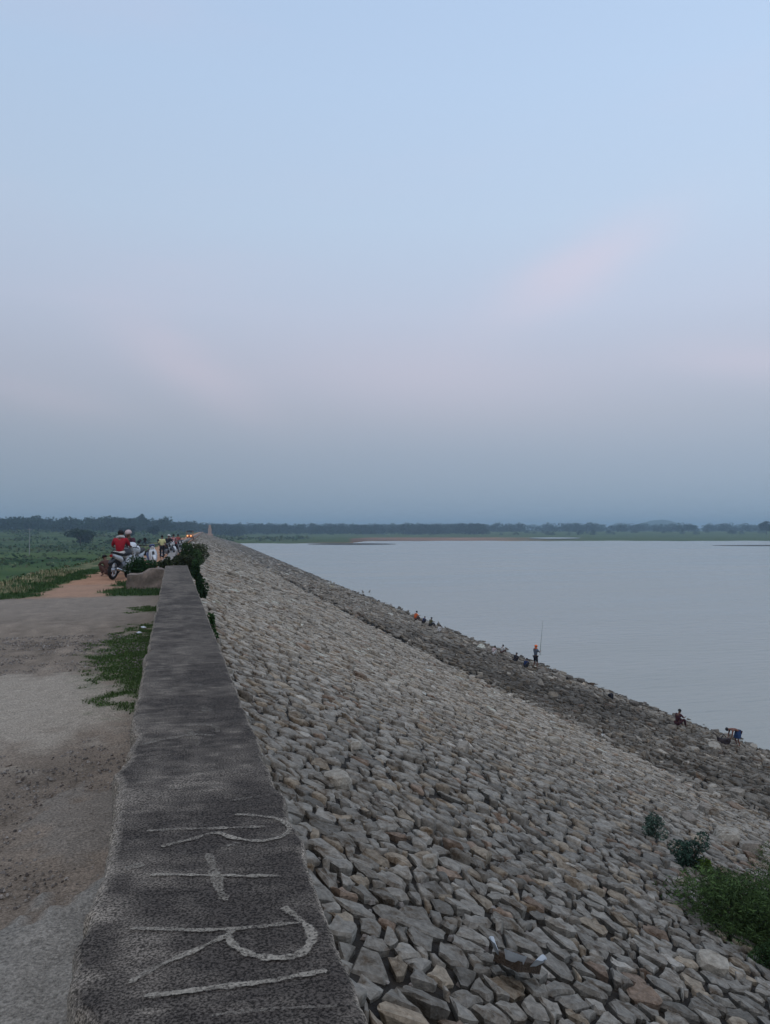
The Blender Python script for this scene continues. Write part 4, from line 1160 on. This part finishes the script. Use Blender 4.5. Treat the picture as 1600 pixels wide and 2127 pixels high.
def motorcycle(loc, rz, label, body=PB, trim=PW, lean=.12, s=1.0, scooter=False, group='motorcycles parked on the dam'):
    root = empty('motorcycle' if not scooter else 'scooter', loc, rz); root.rotation_euler = (0, lean, rz); root.scale = (s, s, s)
    tag(root, label, 'motorcycle' if not scooter else 'scooter', group)
    WR_ = .29 if not scooter else .22
    for y in (.66, -.62):
        w = empty('wheel', (0, y, WR_ + .03), 0, root)
        v, f = torus(WR_ - .02, .05); mesh_obj('tyre', v, f, TYRE, w, smooth=True)
        v, f = torus(WR_ - .075, .022); b = [list(map(Vector, v)), list(f)]
        for k in range(6):
            a = k * PI / 3 + .3; shifted(tube_path([(0, 0, 0), (0, (WR_ - .08) * math.cos(a), (WR_ - .08) * math.sin(a))], .014, 5), (0, 0, 0), b)
        shifted(tube_path([(-.06, 0, 0), (.06, 0, 0)], .05, 8), (0, 0, 0), b)
        mesh_obj('rim', b[0], b[1], RIM, w, smooth=False)
        P = [(0, y + (WR_ + .065) * math.cos(a), WR_ + .03 + (WR_ + .065) * math.sin(a)) for a in np.linspace(.45 if y < 0 else .2, 2.6, 8)]
        v, f = tube_path(P, .06, 6); v = [Vector((p.x * 1.15, p.y, p.z)) for p in v]; mesh_obj('mudguard', v, f, body if y < 0 else trim, root, smooth=True)
    if not scooter:
        b = shifted(tube_path([(0, .42, .95), (0, .1, .62), (0, -.2, .55), (0, -.62, WR_ + .03)], .03, 7), (0, 0, 0))
        shifted(tube_path([(0, .42, .9), (0, .25, .35), (0, -.15, .28), (0, -.2, .55)], .028, 7), (0, 0, 0), b)
        for k in (-.11, .11): shifted(tube_path([(k, -.2, .4), (k, -.62, WR_ + .03)], .022, 6), (0, 0, 0), b)
        mesh_obj('frame', b[0], b[1], PB, root, smooth=True)
        v, f = loft([(-.2, .42, .10, .12), (-.05, .42, .15, .17), (.12, .44, .15, .18), (.25, .42, .10, .12)], 10); mesh_obj('engine', v, f, plain('engine_metal', (.2, .2, .21), .4, metal=.6), root)
        v, f = loft([(-.12, .80, .07, .05), (0, .84, .13, .11), (.18, .88, .16, .13), (.32, .88, .13, .10), (.40, .86, .06, .05)]); mesh_obj('fuel_tank', v, f, body, root, smooth=True)
        v, f = loft([(-.80, .88, .06, .03), (-.68, .86, .12, .05), (-.3, .80, .14, .05), (-.1, .80, .09, .04)]); mesh_obj('seat', v, f, SEAT, root, smooth=True)
        v, f = loft([(-.86, .80, .05, .04), (-.7, .76, .10, .08), (-.35, .68, .13, .10), (-.15, .62, .08, .08)]); mesh_obj('side_panel', v, f, trim, root, smooth=True)
        v, f = loft([(.42, .98, .08, .10), (.52, .96, .13, .15), (.62, .92, .11, .11), (.68, .89, .06, .06)]); fa = mesh_obj('headlight_cowl', v, f, trim, root, smooth=True)
    else:
        v, f = loft([(-.75, .62, .08, .08), (-.6, .55, .17, .17), (-.3, .48, .19, .2), (-.1, .32, .14, .1), (.2, .2, .15, .05), (.38, .25, .15, .09)]); mesh_obj('body_shell', v, f, body, root, smooth=True)
        v, f = loft([(-.78, .76, .08, .03), (-.6, .76, .14, .05), (-.2, .74, .13, .05), (-.05, .73, .08, .03)]); mesh_obj('seat', v, f, SEAT, root, smooth=True)
        v, f = loft([(.36, .5, .16, .28), (.42, .55, .2, .32), (.5, .56, .14, .28), (.54, .56, .07, .2)]); mesh_obj('leg_shield', v, f, trim, root, smooth=True)
        v, f = loft([(.3, .98, .1, .06), (.4, 1.0, .14, .09), (.5, .98, .08, .06)]); fa = mesh_obj('headlight_cowl', v, f, body, root, smooth=True)
    v, f = tube_path([(0, .60 if not scooter else .48, .93), (0, .71 if not scooter else .53, .91)], .07, 10); mesh_obj('headlight', v, f, M_head, root)
    for k in (-.08, .08):
        v, f = tube_path([(k, .40, 1.0), (k, .66, WR_ + .03)], [.024, .03], 7); mesh_obj('fork', v, f, CHR, root)
    b = shifted(tube_path([(-.36, .26, 1.03), (-.2, .36, 1.04), (0, .42, 1.0), (.2, .36, 1.04), (.36, .26, 1.03)], .016, 6), (0, 0, 0)); mesh_obj('handlebar', b[0], b[1], PB, root)
    for k in (-1, 1):
        b = shifted(tube_path([(k * .24, .34, 1.04), (k * .30, .36, 1.2)], .008, 5), (0, 0, 0)); shifted(tube_path([(k * .31, .345, 1.23), (k * .31, .365, 1.23)], .055, 9), (0, 0, 0), b)
        mesh_obj('mirror', b[0], b[1], PB, root)
    b = shifted(tube_path([(.13, .1, .28), (.16, -.2, .26), (.18, -.75, .38)], [.025, .04, .045], 8), (0, 0, 0)); mesh_obj('exhaust', b[0], b[1], CHR, root, smooth=True)
    v, f = tube_path([(0, -.84, .78), (0, -.89, .78)], .045, 8); mesh_obj('tail_light', v, f, M_red_lens, root)
    return root
def road_pt(px, dep, dx=0):
    p = at_depth(px, 1100, dep); return Vector((p.x, p.y, surf(p.x, p.y)))
p = road_pt(253, 25.2); motorcycle(p, R(-22), 'motorcycle under the rider in red, black with pale wheels, nearest on the road', PB, PW, .10)
person(p + Vector((-.04, .02, .0)), R(-8), 'ride', 'person in a red shirt and white trousers seated on the nearest motorcycle', c_red, c_white, 1.0, False, scarf=c_white)
p = road_pt(277, 26.3); motorcycle(p, R(168), 'white and black motorcycle facing the camera beside the rider in red', PW, PW, -.12, 1.08)
p = road_pt(270, 27.5); person(p, R(150), 'ride', 'person in dark plum clothes with a pale pink scarf behind the white motorcycle', c_plum, c_black, 1.0, False, hair=True, headwear=(c_pale, 'cap'))
p = road_pt(262, 28.4); motorcycle(p, R(-30), 'dark motorcycle half hidden behind the rider in red', PB, PB, .05); person(p, R(-30), 'ride', 'dark-haired person in a grey green shirt between the red shirt and the pink scarf', c_green, c_black, 1.02, False)
p = road_pt(226, 26.6); person(p, R(40), 'crouch', 'person in brown crouching at the left of the nearest motorcycle', c_brown, c_brown, .8, False)
p = road_pt(318, 37.0); motorcycle(p, R(190), 'dark blue scooter with white front shield behind the green bush', PBL, PW, .1, 1.0, scooter=True)
p = road_pt(301, 58.0); o = mesh_obj('sack', *rough_box(-.2, .2, -.15, .15, 0, .3, 5, .1, 9), c_black, smooth=True); o.location = p; tag(o, 'small black sack lying on the red dirt of the road', 'sack')
p = road_pt(337, 52); person(p, R(-12), 'stand', 'person in a pale yellow shirt and dark trousers standing with back turned', c_yel, c_black, .90, False)
rows = [(348, 54, -150, PB, PB, 'black motorcycle parked closest to the person in pale yellow'), (357, 58, -160, PB, PW, 'dark motorcycle with pale panel, second in the far row'),
        (366, 63, -145, PR, PB, 'dark red motorcycle, third in the far row'), (375, 69, -155, PB, PB, 'black motorcycle at the far end of the row')]
for (px, dep, rz, a, b, lab) in rows: motorcycle(road_pt(px, dep), R(rz), lab, a, b, .1)
person(road_pt(350, 56), R(-30), 'ride', 'person in a white cap and dark shirt on the row of far motorcycles', c_black, c_black, 1.0, False, headwear=(c_white, 'cap'))
person(road_pt(360, 61), R(-20), 'ride', 'person in a pink shirt seated on a far motorcycle', c_pink, c_black, 1.0, False)
person(road_pt(370, 66), R(-20), 'stand', 'person in a dull red shirt standing at the far end of the motorcycle row', plain('dull_red_cloth', (.3, .07, .06)), c_black, .9, False)
# small three-wheeler with its lamps lit
p = road_pt(395, 150); t3 = empty('auto_rickshaw', p, R(172)); tag(t3, 'small orange three-wheeled taxi far down the road with headlamps lit', 'rickshaw')
c_or = plain('orange_paint', (.45, .16, .05), .4)
v, f = loft([(-1.2, .75, .55, .4), (-.6, .7, .65, .45), (.4, .62, .62, .35), (1.0, .6, .42, .32), (1.3, .55, .2, .2)]); mesh_obj('body', v, f, c_or, t3, smooth=True)
v, f = loft([(-1.15, 1.62, .5, .08), (-.9, 1.68, .62, .12), (.4, 1.66, .6, .1), (.75, 1.5, .5, .05)]); mesh_obj('canopy', v, f, plain('canopy_black', (.03, .03, .03)), t3, smooth=True)
for k in (-.55, .55):
    for y in (-1.0, .6):
        v, f = tube_path([(k, y, .9), (k, y, 1.62)], .03, 5); mesh_obj('post', v, f, c_or, t3)
for (x, y) in ((-.55, -.8), (.55, -.8), (0, 1.0)):
    v, f = torus(.19, .06, 14, 6); v = [Vector(q) + Vector((x, y, .25)) for q in v]; mesh_obj('wheel', v, f, TYRE, t3, smooth=True)
LAMP = plain('lit_lamp', (1, .6, .3), emit=((1, .36, .10), 1.2))
for k in (-.32, .32):
    v, f = tube_path([(k, 1.22, .75), (k, 1.34, .75)], .15, 10); mesh_obj('headlight', v, f, LAMP, t3)


# ------------------------------------------------------------------ haze
hz = mesh_obj('haze', [(x, y, z) for z in (-16, 60) for y in (-6400, 6400) for x in (-6400, 6400)],
              [(0, 2, 3, 1), (4, 5, 7, 6), (0, 1, 5, 4), (2, 6, 7, 3), (0, 4, 6, 2), (1, 3, 7, 5)], M_soil)
hm = bpy.data.materials.new('haze_air'); hm.use_nodes = True
hn, hl = hm.node_tree.nodes, hm.node_tree.links
hn.remove(hn['Principled BSDF'])
pv = hn.new('ShaderNodeVolumePrincipled'); pv.inputs['Density'].default_value = .00032
pv.inputs['Color'].default_value = (.52, .70, .86, 1); pv.inputs['Anisotropy'].default_value = 0
hl.new(pv.outputs[0], hn['Material Output'].inputs['Volume'])
hz.data.materials.clear(); hz.data.materials.append(hm); tag(hz, kind='stuff')
